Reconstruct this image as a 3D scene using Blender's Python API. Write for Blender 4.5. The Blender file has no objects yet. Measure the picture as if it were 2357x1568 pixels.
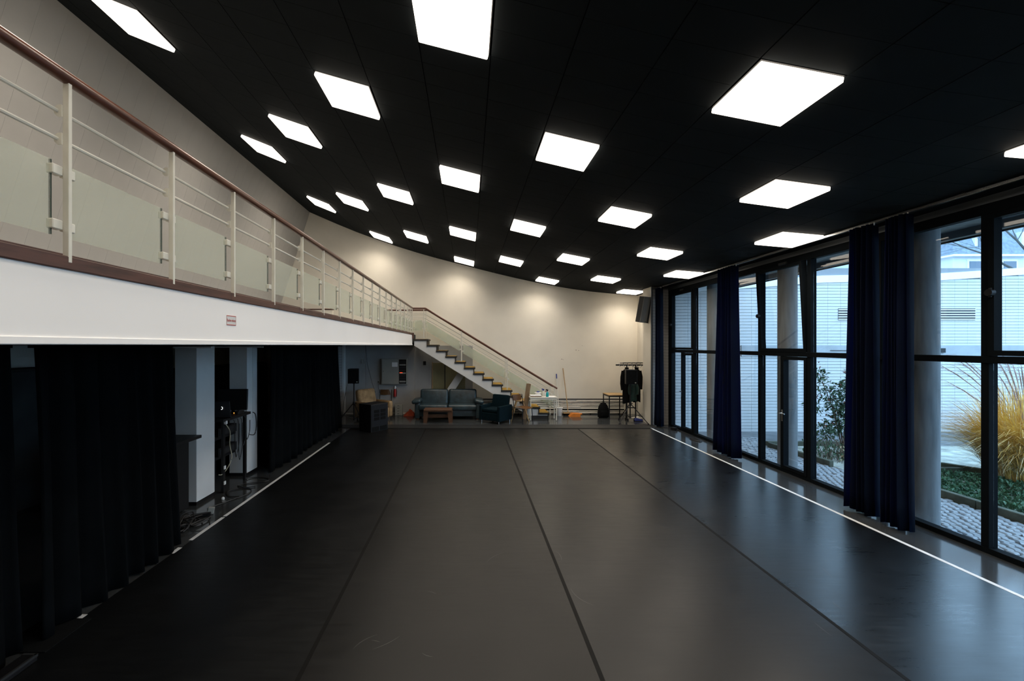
import bpy, bmesh, math, random
from mathutils import Vector, Matrix
random.seed(7)
PI = math.pi
S = bpy.context.scene
COL = S.collection

# ------------------------------------------------------------------ camera
FPX, VPX, VPY, W, H = 965.0, 1078.0, 795.0, 2357.0, 1568.0
EYE = 2.2
cam_d = bpy.data.cameras.new('camera')
cam_d.sensor_width = 36.0
cam_d.lens = FPX / W * 36.0
cam_d.shift_x = (W / 2 - VPX) / W
cam_d.shift_y = (VPY - H / 2) / W
cam_d.clip_start = 0.05
cam = bpy.data.objects.new('camera', cam_d)
cam.location = (0, 0, EYE)
cam.rotation_euler = (PI / 2, 0, 0)
COL.objects.link(cam)
S.camera = cam

# ------------------------------------------------------------------ world: even overcast sky
wd = bpy.data.worlds.new('overcast_sky')
S.world = wd
wd.use_nodes = True
bg = wd.node_tree.nodes['Background']
bg.inputs[0].default_value = (0.43, 0.70, 1.0, 1)
bg.inputs[1].default_value = 4.6

LAMP = 4.5                       # glow of the panel diffusers
LAMP_W, LAMP_SPREAD = 15.0, 134  # watts and beam of the lamp in each panel
LAMP_COL = (1.0, 0.89, 0.75)

S.view_settings.view_transform = 'Standard'
S.view_settings.look = 'None'
S.view_settings.gamma = 1.0
S.view_settings.exposure = 0.0
S.view_settings.use_curve_mapping = False
S.cycles.use_adaptive_sampling = True
S.cycles.adaptive_threshold = 0.05
S.cycles.use_light_tree = False
S.cycles.max_bounces = 7
S.cycles.diffuse_bounces = 3
S.cycles.glossy_bounces = 3
S.cycles.transmission_bounces = 6
S.cycles.transparent_max_bounces = 14
S.cycles.sample_clamp_indirect = 6.0
S.cycles.caustics_reflective = False
S.cycles.caustics_refractive = False

# ------------------------------------------------------------------ materials
MATS = {}


def M(name, col, rough=0.6, metal=0.0, spec=0.5, var=0.0, scale=4.0, bump=0.0, bscale=40.0, stretch=None, emis=None, estr=0.0, coat=0.0):
    if name in MATS:
        return MATS[name]
    m = bpy.data.materials.new(name)
    m.use_nodes = True
    nt = m.node_tree
    p = nt.nodes['Principled BSDF']
    p.inputs['Base Color'].default_value = (*col, 1)
    p.inputs['Roughness'].default_value = rough
    p.inputs['Metallic'].default_value = metal
    p.inputs['Specular IOR Level'].default_value = spec
    p.inputs['Coat Weight'].default_value = coat
    if emis:
        p.inputs['Emission Color'].default_value = (*emis, 1)
        p.inputs['Emission Strength'].default_value = estr
    if var or bump:
        tc = nt.nodes.new('ShaderNodeTexCoord')
        mp = nt.nodes.new('ShaderNodeMapping')
        nt.links.new(tc.outputs['Object'], mp.inputs[0])
        if stretch:
            mp.inputs['Scale'].default_value = stretch
    if var:
        n = nt.nodes.new('ShaderNodeTexNoise')
        n.inputs['Scale'].default_value = scale
        n.inputs['Detail'].default_value = 5
        nt.links.new(mp.outputs[0], n.inputs['Vector'])
        r = nt.nodes.new('ShaderNodeValToRGB')
        r.color_ramp.elements[0].position = 0.3
        r.color_ramp.elements[1].position = 0.7
        r.color_ramp.elements[0].color = tuple(c * (1 - var) for c in col) + (1,)
        r.color_ramp.elements[1].color = tuple(min(1, c * (1 + var)) for c in col) + (1,)
        nt.links.new(n.outputs['Fac'], r.inputs[0])
        nt.links.new(r.outputs[0], p.inputs['Base Color'])
    if bump:
        n2 = nt.nodes.new('ShaderNodeTexNoise')
        n2.inputs['Scale'].default_value = bscale
        n2.inputs['Detail'].default_value = 4
        nt.links.new(mp.outputs[0], n2.inputs['Vector'])
        b = nt.nodes.new('ShaderNodeBump')
        b.inputs['Strength'].default_value = bump
        b.inputs['Distance'].default_value = 0.01
        nt.links.new(n2.outputs['Fac'], b.inputs['Height'])
        nt.links.new(b.outputs[0], p.inputs['Normal'])
    MATS[name] = m
    return m


def glass_clear(name, tint=(0.97, 0.985, 0.99)):
    m = bpy.data.materials.new(name)
    m.use_nodes = True
    nt = m.node_tree
    nt.nodes.remove(nt.nodes['Principled BSDF'])
    out = nt.nodes['Material Output']
    t = nt.nodes.new('ShaderNodeBsdfTransparent')
    t.inputs[0].default_value = (*tint, 1)
    g = nt.nodes.new('ShaderNodeBsdfGlossy')
    g.inputs['Roughness'].default_value = 0.005
    lw = nt.nodes.new('ShaderNodeLayerWeight')
    lw.inputs['Blend'].default_value = 0.5
    pw5 = nt.nodes.new('ShaderNodeMath')
    pw5.operation = 'POWER'
    pw5.inputs[1].default_value = 4.5
    nt.links.new(lw.outputs['Facing'], pw5.inputs[0])
    fr = nt.nodes.new('ShaderNodeMapRange')
    fr.inputs['To Min'].default_value = 0.035
    fr.inputs['To Max'].default_value = 0.85
    nt.links.new(pw5.outputs[0], fr.inputs['Value'])
    mx = nt.nodes.new('ShaderNodeMixShader')
    nt.links.new(fr.outputs[0], mx.inputs[0])
    nt.links.new(t.outputs[0], mx.inputs[1])
    nt.links.new(g.outputs[0], mx.inputs[2])
    nt.links.new(mx.outputs[0], out.inputs[0])
    MATS[name] = m
    return m


def glass_textured(name, col, clear):
    m = bpy.data.materials.new(name)
    m.use_nodes = True
    nt = m.node_tree
    p = nt.nodes['Principled BSDF']
    p.inputs['Base Color'].default_value = (*col, 1)
    p.inputs['Roughness'].default_value = 0.15
    p.inputs['Specular IOR Level'].default_value = 0.6
    out = nt.nodes['Material Output']
    tc = nt.nodes.new('ShaderNodeTexCoord')
    n = nt.nodes.new('ShaderNodeTexNoise')
    n.inputs['Scale'].default_value = 60
    n.inputs['Detail'].default_value = 3
    nt.links.new(tc.outputs['Object'], n.inputs['Vector'])
    b = nt.nodes.new('ShaderNodeBump')
    b.inputs['Strength'].default_value = 0.10
    b.inputs['Distance'].default_value = 0.01
    nt.links.new(n.outputs['Fac'], b.inputs['Height'])
    nt.links.new(b.outputs[0], p.inputs['Normal'])
    tl = nt.nodes.new('ShaderNodeBsdfTranslucent')
    tl.inputs[0].default_value = (*col, 1)
    mx0 = nt.nodes.new('ShaderNodeMixShader')
    mx0.inputs[0].default_value = 0.45
    nt.links.new(p.outputs[0], mx0.inputs[1])
    nt.links.new(tl.outputs[0], mx0.inputs[2])
    t = nt.nodes.new('ShaderNodeBsdfTransparent')
    t.inputs[0].default_value = (0.95, 0.98, 0.95, 1)
    mx = nt.nodes.new('ShaderNodeMixShader')
    mx.inputs[0].default_value = clear
    nt.links.new(mx0.outputs[0], mx.inputs[1])
    nt.links.new(t.outputs[0], mx.inputs[2])
    nt.links.new(mx.outputs[0], out.inputs[0])
    MATS[name] = m
    return m


def lamp_mat(name, col, strength):
    m = bpy.data.materials.new(name)
    m.use_nodes = True
    nt = m.node_tree
    nt.nodes.remove(nt.nodes['Principled BSDF'])
    e = nt.nodes.new('ShaderNodeEmission')
    e.inputs[0].default_value = (*col, 1)
    e.inputs[1].default_value = strength
    nt.links.new(e.outputs[0], nt.nodes['Material Output'].inputs[0])
    MATS[name] = m
    return m


def marley(name, col, rough, seed, spec=0.5, coat=0.0):
    """dance floor vinyl: dark, satin, scuffed"""
    m = bpy.data.materials.new(name)
    m.use_nodes = True
    nt = m.node_tree
    p = nt.nodes['Principled BSDF']
    p.inputs['Specular IOR Level'].default_value = spec
    p.inputs['Coat Weight'].default_value = coat
    p.inputs['Coat Roughness'].default_value = 0.26
    tc = nt.nodes.new('ShaderNodeTexCoord')
    mp = nt.nodes.new('ShaderNodeMapping')
    mp.inputs['Location'].default_value = (seed * 3.1, seed * 1.7, 0)
    nt.links.new(tc.outputs['Object'], mp.inputs[0])
    n = nt.nodes.new('ShaderNodeTexNoise')
    n.inputs['Scale'].default_value = 1.3
    n.inputs['Detail'].default_value = 6
    n.inputs['Roughness'].default_value = 0.65
    nt.links.new(mp.outputs[0], n.inputs['Vector'])
    mp2 = nt.nodes.new('ShaderNodeMapping')
    mp2.inputs['Scale'].default_value = (1.2, 14.0, 1)
    mp2.inputs['Rotation'].default_value = (0, 0, 0.25)
    nt.links.new(tc.outputs['Object'], mp2.inputs[0])
    n2 = nt.nodes.new('ShaderNodeTexNoise')
    n2.inputs['Scale'].default_value = 2.2
    n2.inputs['Detail'].default_value = 8
    n2.inputs['Roughness'].default_value = 0.7
    nt.links.new(mp2.outputs[0], n2.inputs['Vector'])
    mixn = nt.nodes.new('ShaderNodeMath')
    mixn.operation = 'ADD'
    nt.links.new(n.outputs['Fac'], mixn.inputs[0])
    nt.links.new(n2.outputs['Fac'], mixn.inputs[1])
    r = nt.nodes.new('ShaderNodeMapRange')
    r.inputs['From Min'].default_value = 0.7
    r.inputs['From Max'].default_value = 1.3
    r.inputs['To Min'].default_value = rough - 0.06
    r.inputs['To Max'].default_value = rough + 0.08
    nt.links.new(mixn.outputs[0], r.inputs['Value'])
    nt.links.new(r.outputs[0], p.inputs['Roughness'])
    cr = nt.nodes.new('ShaderNodeValToRGB')
    cr.color_ramp.elements[0].position = 0.35
    cr.color_ramp.elements[1].position = 0.65
    cr.color_ramp.elements[0].color = tuple(c * 0.8 for c in col) + (1,)
    cr.color_ramp.elements[1].color = tuple(c * 1.25 for c in col) + (1,)
    half = nt.nodes.new('ShaderNodeMath')
    half.operation = 'MULTIPLY'
    half.inputs[1].default_value = 0.5
    nt.links.new(mixn.outputs[0], half.inputs[0])
    nt.links.new(half.outputs[0], cr.inputs[0])
    nt.links.new(cr.outputs[0], p.inputs['Base Color'])
    MATS[name] = m
    return m


M('ceil_tile', (0.0085, 0.0115, 0.0135), 0.85, spec=0.12, var=0.12, scale=3)
M('ceil_void', (0.003, 0.003, 0.003), 1.0, spec=0)
M('wall_cream', (0.82, 0.775, 0.68), 0.85, spec=0.2, var=0.04, scale=1.5, bump=0.08, bscale=120)
M('wall_panel', (0.45, 0.44, 0.42), 0.7, spec=0.3, var=0.05, scale=2.0, bump=0.06, bscale=150)
M('wall_white', (0.62, 0.62, 0.61), 0.8, spec=0.25, var=0.06, scale=2, bump=0.05, bscale=90)
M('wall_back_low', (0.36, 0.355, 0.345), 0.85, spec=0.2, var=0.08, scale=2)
M('wall_dark', (0.045, 0.045, 0.045), 0.9, spec=0.1, var=0.2, scale=3)
M('brick_grey', (0.33, 0.32, 0.31), 0.8, spec=0.2, var=0.12, scale=5)
M('mortar', (0.12, 0.12, 0.12), 0.95, spec=0.1)
M('lino', (0.040, 0.044, 0.047), 0.13, spec=0.7, var=0.2, scale=2)
M('black_strip', (0.010, 0.011, 0.012), 0.45, var=0.2, scale=4)
M('seam_tape', (0.0025, 0.0025, 0.0025), 0.6, spec=0.12)
M('white_tape', (0.72, 0.72, 0.72), 0.5, var=0.12, scale=8)
M('fascia_white', (0.86, 0.84, 0.82), 0.7, spec=0.3, var=0.02, scale=1.2)
M('paint_cream', (0.66, 0.64, 0.56), 0.4, spec=0.5, var=0.04, scale=12)
M('glass_edge', (0.012, 0.035, 0.028), 0.2)
M('wood_rail', (0.10, 0.036, 0.021), 0.28, spec=0.5, var=0.35, scale=5, stretch=(8, 1, 8))
M('wood_trim', (0.075, 0.030, 0.021), 0.5, var=0.4, scale=4, stretch=(8, 1, 8))
M('stair_black', (0.014, 0.012, 0.011), 0.6)
M('stair_yellow', (0.36, 0.21, 0.025), 0.6, var=0.25, scale=9)
M('frame_black', (0.006, 0.008, 0.010), 0.7, spec=0.04)
M('frame_strip', (0.10, 0.11, 0.12), 0.35, metal=0.5)

M('stage_black', (0.0035, 0.0042, 0.0048), 0.95, spec=0.05, var=0.2, scale=5)
M('black_plastic', (0.006, 0.006, 0.007), 0.5, spec=0.3)
M('black_metal', (0.007, 0.007, 0.008), 0.45, spec=0.3)
M('black_fabric', (0.005, 0.0055, 0.006), 0.9, spec=0.1, var=0.2, scale=12)
M('bass_front', (0.008, 0.0085, 0.011), 0.6, spec=0.2)
M('grey_speaker', (0.20, 0.20, 0.19), 0.6, var=0.08, scale=8)
M('grey_dark', (0.020, 0.021, 0.023), 0.6, spec=0.3)
M('chrome', (0.6, 0.6, 0.6), 0.2, metal=1.0)
M('leather_blue', (0.020, 0.036, 0.044), 0.34, spec=0.5, var=0.5, scale=7, bump=0.3, bscale=25)
M('velvet_beige', (0.33, 0.22, 0.115), 0.75, spec=0.2, var=0.3, scale=9, bump=0.15, bscale=60)
M('fabric_teal', (0.0016, 0.0085, 0.0125), 0.9, spec=0.08, var=0.2, scale=20)
M('wood_brown', (0.075, 0.033, 0.015), 0.45, var=0.3, scale=5, stretch=(2, 10, 10))
M('wood_ply', (0.20, 0.095, 0.036), 0.4, var=0.25, scale=6, stretch=(10, 2, 2))
M('wood_light', (0.42, 0.27, 0.12), 0.5, var=0.2, scale=5, stretch=(10, 10, 2))
M('cardboard', (0.20, 0.13, 0.07), 0.85, var=0.25, scale=6)
M('white_lam', (0.70, 0.68, 0.62), 0.4)
M('white_plastic', (0.75, 0.75, 0.74), 0.4)
M('paper', (0.85, 0.85, 0.85), 0.8)
M('teal_bottle', (0.005, 0.36, 0.40), 0.2, spec=0.6)
M('clear_bottle', (0.62, 0.62, 0.56), 0.2, spec=0.6)
M('blue_plastic', (0.012, 0.03, 0.22), 0.35)
M('orange', (0.66, 0.20, 0.02), 0.5, var=0.1, scale=10)
M('orange_cloth', (0.34, 0.045, 0.01), 0.8, var=0.2, scale=10)
M('red_paint', (0.40, 0.02, 0.015), 0.4)
M('sign_red', (0.42, 0.055, 0.035), 0.6)
M('led_red', (0.6, 0.03, 0.01), 0.4, emis=(1, 0.08, 0.02), estr=1.5)
M('led_orange', (0.6, 0.2, 0.01), 0.4, emis=(1, 0.35, 0.05), estr=3)
M('led_white', (0.9, 0.9, 0.9), 0.4, emis=(1, 1, 1), estr=1.2)
M('panel_grey', (0.30, 0.30, 0.27), 0.5, var=0.05, scale=3)
M('door_green', (0.22, 0.20, 0.10), 0.4, var=0.15, scale=2, bump=0.5, bscale=30)
M('radiator', (0.72, 0.70, 0.62), 0.25, spec=0.7, var=0.1, scale=3, stretch=(0.5, 1, 6))
M('teal_jacket', (0.002, 0.030, 0.026), 0.5, var=0.5, scale=10)
M('concrete', (0.15, 0.165, 0.175), 0.85, var=0.25, scale=2.5, stretch=(6, 6, 0.8), bump=0.15, bscale=30)
M('concrete_dark', (0.14, 0.15, 0.155), 0.9, var=0.2, scale=2)
M('kerb', (0.085, 0.095, 0.07), 0.9, var=0.4, scale=5, bump=0.3, bscale=40)
M('ext_brick', (0.60, 0.605, 0.61), 0.8, spec=0.2, var=0.05, scale=1.2)
M('ext_joint', (0.24, 0.26, 0.28), 0.95)
M('ext_white', (0.85, 0.86, 0.88), 0.8)
M('ext_grey', (0.36, 0.38, 0.40), 0.85, var=0.1, scale=3)
M('vent_dark', (0.03, 0.03, 0.035), 0.7)
M('cobble', (0.30, 0.32, 0.34), 0.75, var=0.35, scale=6, bump=0.3, bscale=30)
M('asphalt', (0.16, 0.17, 0.18), 0.85, var=0.3, scale=2.5, bump=0.2, bscale=60)
M('frost_soil', (0.42, 0.43, 0.38), 0.95, var=0.4, scale=5, bump=0.5, bscale=25)
M('leaf_dark', (0.045, 0.10, 0.045), 0.45, var=0.5, scale=6)
M('leaf_red', (0.20, 0.045, 0.03), 0.5, var=0.3, scale=6)
M('leaf_cover', (0.05, 0.125, 0.06), 0.6, var=0.5, scale=8)
M('scuff', (0.09, 0.09, 0.09), 0.7)
M('grass_gold', (0.95, 0.53, 0.15), 0.7, var=0.3, scale=4)
M('grass_pale', (0.96, 0.70, 0.42), 0.7, var=0.25, scale=4)
M('plume', (0.42, 0.28, 0.24), 0.9, var=0.2, scale=8)
M('twig', (0.13, 0.085, 0.06), 0.9, var=0.3, scale=8)
M('bark', (0.10, 0.105, 0.10), 0.9, var=0.3, scale=6)
M('slate', (0.20, 0.25, 0.31), 0.7, var=0.25, scale=6)
M('house_wall', (0.72, 0.74, 0.78), 0.85, var=0.05, scale=1)
M('house_glass', (0.10, 0.14, 0.19), 0.15)
M('roof_tile', (0.30, 0.38, 0.43), 0.7, var=0.2, scale=5)
M('cable', (0.008, 0.008, 0.009), 0.5)
M('cable_cream', (0.45, 0.40, 0.28), 0.6)
glass_clear('window_glass')
glass_textured('rail_glass', (0.76, 0.78, 0.70), 0.70)
lamp_mat('panel_light', LAMP_COL, LAMP)
marley('marley_a', (0.0042, 0.0047, 0.0052), 0.40, 1, 0.24)
marley('marley_b', (0.0042, 0.0043, 0.0044), 0.38, 2, 0.30)
marley('marley_c', (0.0034, 0.0040, 0.0048), 0.35, 3, 0.32, 0.06)
marley('marley_d', (0.0030, 0.0040, 0.0052), 0.30, 4, 0.42, 0.40)


def cloth_lit(name, col, back, f):
    m = M(name, col, 0.8, spec=0.15, var=0.15, scale=6)
    nt = m.node_tree
    p = nt.nodes['Principled BSDF']
    tl = nt.nodes.new('ShaderNodeBsdfTranslucent')
    tl.inputs[0].default_value = (*back, 1)
    mx = nt.nodes.new('ShaderNodeMixShader')
    mx.inputs[0].default_value = f
    nt.links.new(p.outputs[0], mx.inputs[1])
    nt.links.new(tl.outputs[0], mx.inputs[2])
    nt.links.new(mx.outputs[0], nt.nodes['Material Output'].inputs[0])


cloth_lit('navy', (0.006, 0.011, 0.026), (0.008, 0.07, 0.26), 0.45)


# ------------------------------------------------------------------ geometry helpers
class B:
    """collects shapes into one bmesh"""

    def __init__(self):
        self.bm = bmesh.new()

    def _merge(self, t):
        me = bpy.data.meshes.new('tmp')
        t.to_mesh(me)
        t.free()
        self.bm.from_mesh(me)
        bpy.data.meshes.remove(me)

    def box(self, c, s, rot=None, bev=0.0, seg=2):
        t = bmesh.new()
        bmesh.ops.create_cube(t, size=1.0)
        bmesh.ops.scale(t, vec=s, verts=t.verts)
        if bev:
            bmesh.ops.bevel(t, geom=t.edges[:], offset=bev, segments=seg, profile=0.5, affect='EDGES')
        mtx = Matrix.Translation(c)
        if rot is not None:
            mtx = mtx @ (rot if isinstance(rot, Matrix) else Matrix.Rotation(rot[0], 4, 'X') if len(rot) == 1 else (Matrix.Rotation(rot[2], 4, 'Z') @ Matrix.Rotation(rot[1], 4, 'Y') @ Matrix.Rotation(rot[0], 4, 'X')))
        bmesh.ops.transform(t, matrix=mtx, verts=t.verts)
        self._merge(t)
        return self

    def bx(self, x0, x1, y0, y1, z0, z1, bev=0.0, seg=2):
        return self.box(((x0 + x1) / 2, (y0 + y1) / 2, (z0 + z1) / 2), (abs(x1 - x0), abs(y1 - y0), abs(z1 - z0)), None, bev, seg)

    def cyl(self, p0, p1, r0, r1=None, n=12, cap=True):
        r1 = r0 if r1 is None else r1
        p0, p1 = Vector(p0), Vector(p1)
        d = p1 - p0
        q = d.to_track_quat('Z', 'Y')
        a, b = [], []
        for i in range(n):
            an = 2 * PI * i / n
            o = Vector((math.cos(an), math.sin(an), 0))
            a.append(self.bm.verts.new(p0 + q @ (o * r0)))
            b.append(self.bm.verts.new(p1 + q @ (o * r1)))
        for i in range(n):
            self.bm.faces.new((a[i], a[(i + 1) % n], b[(i + 1) % n], b[i]))
        if cap:
            if r0 > 1e-5:
                self.bm.faces.new(a[::-1])
            if r1 > 1e-5:
                self.bm.faces.new(b)
        return self

    def tube(self, pts, r, n=8, cap=True):
        pts = [Vector(p) for p in pts]
        rr = r if isinstance(r, (list, tuple)) else [r] * len(pts)
        rings = []
        up = Vector((0, 0, 1))
        for i, p in enumerate(pts):
            d = (pts[min(i + 1, len(pts) - 1)] - pts[max(i - 1, 0)]).normalized()
            u = up if abs(d.dot(up)) < 0.95 else Vector((1, 0, 0))
            s = d.cross(u).normalized()
            v = s.cross(d).normalized()
            rings.append([self.bm.verts.new(p + (s * math.cos(2 * PI * k / n) + v * math.sin(2 * PI * k / n)) * rr[i]) for k in range(n)])
        for a, b in zip(rings, rings[1:]):
            for k in range(n):
                self.bm.faces.new((a[k], a[(k + 1) % n], b[(k + 1) % n], b[k]))
        if cap:
            self.bm.faces.new(rings[0][::-1])
            self.bm.faces.new(rings[-1])
        return self

    def lathe(self, prof, c=(0, 0, 0), n=20):
        c = Vector(c)
        rings = []
        for r, z in prof:
            rings.append([self.bm.verts.new(c + Vector((max(r, 1e-4) * math.cos(2 * PI * k / n), max(r, 1e-4) * math.sin(2 * PI * k / n), z))) for k in range(n)])
        for a, b in zip(rings, rings[1:]):
            for k in range(n):
                self.bm.faces.new((a[k], a[(k + 1) % n], b[(k + 1) % n], b[k]))
        self.bm.faces.new(rings[0][::-1])
        self.bm.faces.new(rings[-1])
        return self

    def prism(self, pts, a, b, axis='y'):
        """polygon pts in the plane across axis, from a to b"""
        def P(p, t):
            return {'y': (p[0], t, p[1]), 'x': (t, p[0], p[1]), 'z': (p[0], p[1], t)}[axis]
        va = [self.bm.verts.new(P(p, a)) for p in pts]
        vb = [self.bm.verts.new(P(p, b)) for p in pts]
        self.bm.faces.new(va)
        self.bm.faces.new(vb[::-1])
        n = len(pts)
        for i in range(n):
            self.bm.faces.new((va[i], vb[i], vb[(i + 1) % n], va[(i + 1) % n]))
        return self

    def grid(self, rows):
        vs = [[self.bm.verts.new(p) for p in r] for r in rows]
        for r0, r1 in zip(vs, vs[1:]):
            for k in range(len(r0) - 1):
                self.bm.faces.new((r0[k], r0[k + 1], r1[k + 1], r1[k]))
        return self

    def mesh(self, name, mat, smooth=False):
        bmesh.ops.recalc_face_normals(self.bm, faces=self.bm.faces)
        me = bpy.data.meshes.new(name)
        self.bm.to_mesh(me)
        self.bm.free()
        me.materials.append(MATS[mat])
        if smooth:
            me.polygons.foreach_set('use_smooth', [True] * len(me.polygons))
            try:
                me.set_sharp_from_angle(angle=math.radians(38))
            except Exception:
                pass
        return me

    def build(self, name, mat, parent=None, smooth=False, world=False):
        """world=True: shape given in world coordinates under an unrotated parent"""
        if world and parent is not None:
            off = Vector(parent.location)
            pp = parent.parent
            while pp is not None:
                off += Vector(pp.location)
                pp = pp.parent
            bmesh.ops.translate(self.bm, vec=-off, verts=self.bm.verts)
        o = bpy.data.objects.new(name, self.mesh(name, mat, smooth))
        COL.objects.link(o)
        o.parent = parent
        return o


def thing(name, label, cat, loc=(0, 0, 0), rz=0.0, group=None):
    o = bpy.data.objects.new(name, None)
    o.empty_display_size = 0.1
    COL.objects.link(o)
    o.location = loc
    o.rotation_euler = (0, 0, rz)
    o['label'] = label
    o['category'] = cat
    if group:
        o['group'] = group
    return o


def tag(o, label, cat, group=None):
    o['label'] = label
    o['category'] = cat
    if group:
        o['group'] = group
    return o


def struct(o, label=None):
    o['kind'] = 'structure'
    if label:
        o['label'] = label
    return o


def sempty(name, loc=(0, 0, 0), label=None):
    o = bpy.data.objects.new(name, None)
    o.empty_display_size = 0.1
    COL.objects.link(o)
    o.location = loc
    return struct(o, label)


def inst(name, me, parent, loc, rot=None):
    o = bpy.data.objects.new(name, me)
    COL.objects.link(o)
    o.parent = parent
    o.location = loc
    if rot:
        o.rotation_euler = rot
    return o


def px(x, y, z):
    """pixel of a world point (only used to rank pieces by visible size)"""
    return VPX + FPX * x / y, VPY - FPX * (z - EYE) / y


def origin(o, loc):
    """move a top-level mesh's origin without moving its shape"""
    v = Vector(loc)
    o.data.transform(Matrix.Translation(-v))
    o.location = v
    return o


ORD = ['first', 'second', 'third', 'fourth', 'fifth', 'sixth', 'seventh', 'eighth', 'ninth', 'tenth', 'eleventh', 'twelfth']

# ------------------------------------------------------------------ room dimensions
XW = 5.53            # window plane
YB = 13.44           # back wall
YF = -1.5            # wall behind the viewer
XBAL = -1.68         # balcony edge
CX = [-5.6, -3.87, -2.62, -1.37, -0.12, 1.13, 2.38, 3.63, 4.88, 5.9]
CH = [4.45, 3.70, 3.235, 2.845, 2.515, 2.20, 1.925, 1.715, 1.585, 1.51]
LIGHT_T = 0.045


def ceil_z(x):
    """Catmull style interpolation of the curved ceiling section"""
    for i in range(len(CX) - 1):
        if x <= CX[i + 1] or i == len(CX) - 2:
            t = (x - CX[i]) / (CX[i + 1] - CX[i])
            def sl(j):
                a, b = max(j - 1, 0), min(j + 1, len(CX) - 1)
                return (CH[b] - CH[a]) / (CX[b] - CX[a])
            d = CX[i + 1] - CX[i]
            h = (2 * t**3 - 3 * t**2 + 1) * CH[i] + (t**3 - 2 * t**2 + t) * d * sl(i) + (-2 * t**3 + 3 * t**2) * CH[i + 1] + (t**3 - t**2) * d * sl(i + 1)
            return EYE + h + LIGHT_T


def wall_left_x(z):
    return -5.10 - (6.43 - z) * 0.312

# ================================================================== THE SETTING
# ---- floor
floor = struct(B().bx(-6.6, XW + 0.05, YF, YB + 0.1, -0.12, 0.0).build('floor', 'lino'))
edges = [-3.12, -1.12, 0.88, 2.88, 4.83]
for i in range(4):
    B().bx(edges[i] + 0.002, edges[i + 1] - 0.002, YF + 0.02, 11.12, 0.0005, 0.004).build('floor_strip', 'marley_' + 'abcd'[i], floor)
for i in (1, 2, 3):
    B().bx(edges[i] - 0.016, edges[i] + 0.016, YF + 0.02, 11.12, 0.0042, 0.0052).build('seam_tape', 'seam_tape', floor)
B().bx(4.81, 4.855, YF + 0.02, 11.14, 0.0042, 0.0056).build('white_tape', 'white_tape', floor)
for y0, y1 in ((4.72, 5.35), (5.38, 9.45), (4.42, 4.55), (3.36, 3.42)):
    B().bx(-3.15, -3.105, y0, y1, 0.0042, 0.0056).build('white_tape', 'white_tape', floor)
B().bx(-6.4, 5.0, 11.12, 11.60, 0.0005, 0.007, 0.002).build('floor_strip', 'black_strip', floor)
B().bx(-3.1, 4.83, 10.98, 11.13, 0.0045, 0.0056).build('seam_tape', 'seam_tape', floor)

rnd = random.Random(31)
for i in range(22):                      # shoe scuffs on the vinyl
    x, y, a, l = rnd.uniform(-0.9, 4.6), rnd.uniform(2.4, 8.0), rnd.uniform(0, PI), rnd.uniform(0.06, 0.28)
    c = rnd.uniform(-0.6, 0.6)
    R = []
    for q in range(7):
        t = q / 6
        aa = a + c * t
        px_, py_ = x + l * t * math.cos(aa), y + l * t * math.sin(aa)
        w_ = 0.0018 * math.sin(PI * (0.08 + 0.84 * t))
        R.append([(px_ - w_ * math.sin(aa), py_ + w_ * math.cos(aa), 0.0054), (px_ + w_ * math.sin(aa), py_ - w_ * math.cos(aa), 0.0054)])
    B().grid(R).build('scuff_mark', 'scuff', floor)

# ---- ceiling: a void above, tiles 62.5 x 31.25 cm, luminous panels
ceil = sempty('ceiling', (0, 0, 0))
b = B()
xs = [-5.6 + 0.2 * i for i in range(57)]
b.grid([[(x, YF, ceil_z(x) + 0.045) for x in xs], [(x, YB + 0.1, ceil_z(x) + 0.045) for x in xs]])
bmesh.ops.solidify(b.bm, geom=b.bm.faces[:], thickness=-0.08)
b.build('ceiling_deck', 'ceil_void', ceil)

TW, TD = 0.625, 0.3125
LX = [-3.87 + 1.25 * k for k in range(8)]
lights = {}
for k in range(8):
    for n in range(0, 5):
        y = 3.125 * (n + (0.05 if k % 2 else 0.55))
        if y < YB - 0.4:
            lights[(k, n)] = y
Y00 = 0.15625
taken = {}
for (k, n), y in lights.items():
    for s in (-1, 1):
        taken[(2 * k, round((y + s * TD / 2 - Y00 - TD / 2) / TD))] = 1
cands = []
for j in range(-2, 16):
    xc = -3.87 + TW * j
    x0, x1 = xc - TW / 2 + 0.004, xc + TW / 2 - 0.004
    if j == -2:
        x0 = -5.16
    if j == 15:
        x1 = XW + 0.02
    for m in range(-6, 43):
        if (j, m) in taken:
            continue
        y0 = Y00 + m * TD + 0.0015
        y1 = min(y0 + TD - 0.003, YB - 0.002)
        if y1 - y0 < 0.05 or y0 < YF:
            continue
        area = 0
        if y0 > 0.4:
            q = [px(x, y, ceil_z(x)) for x, y in ((x0, y0), (x1, y0), (x1, y1), (x0, y1))]
            cxp, cyp = sum(p[0] for p in q) / 4, sum(p[1] for p in q) / 4
            if -60 < cxp < W + 60 and -40 < cyp < H:
                area = abs(sum(q[i][0] * q[(i + 1) % 4][1] - q[(i + 1) % 4][0] * q[i][1] for i in range(4))) / 2
        cands.append((area, j, x0, x1, y0, y1))
cands.sort(reverse=True)
rest = B()
tile_me = {}


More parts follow.
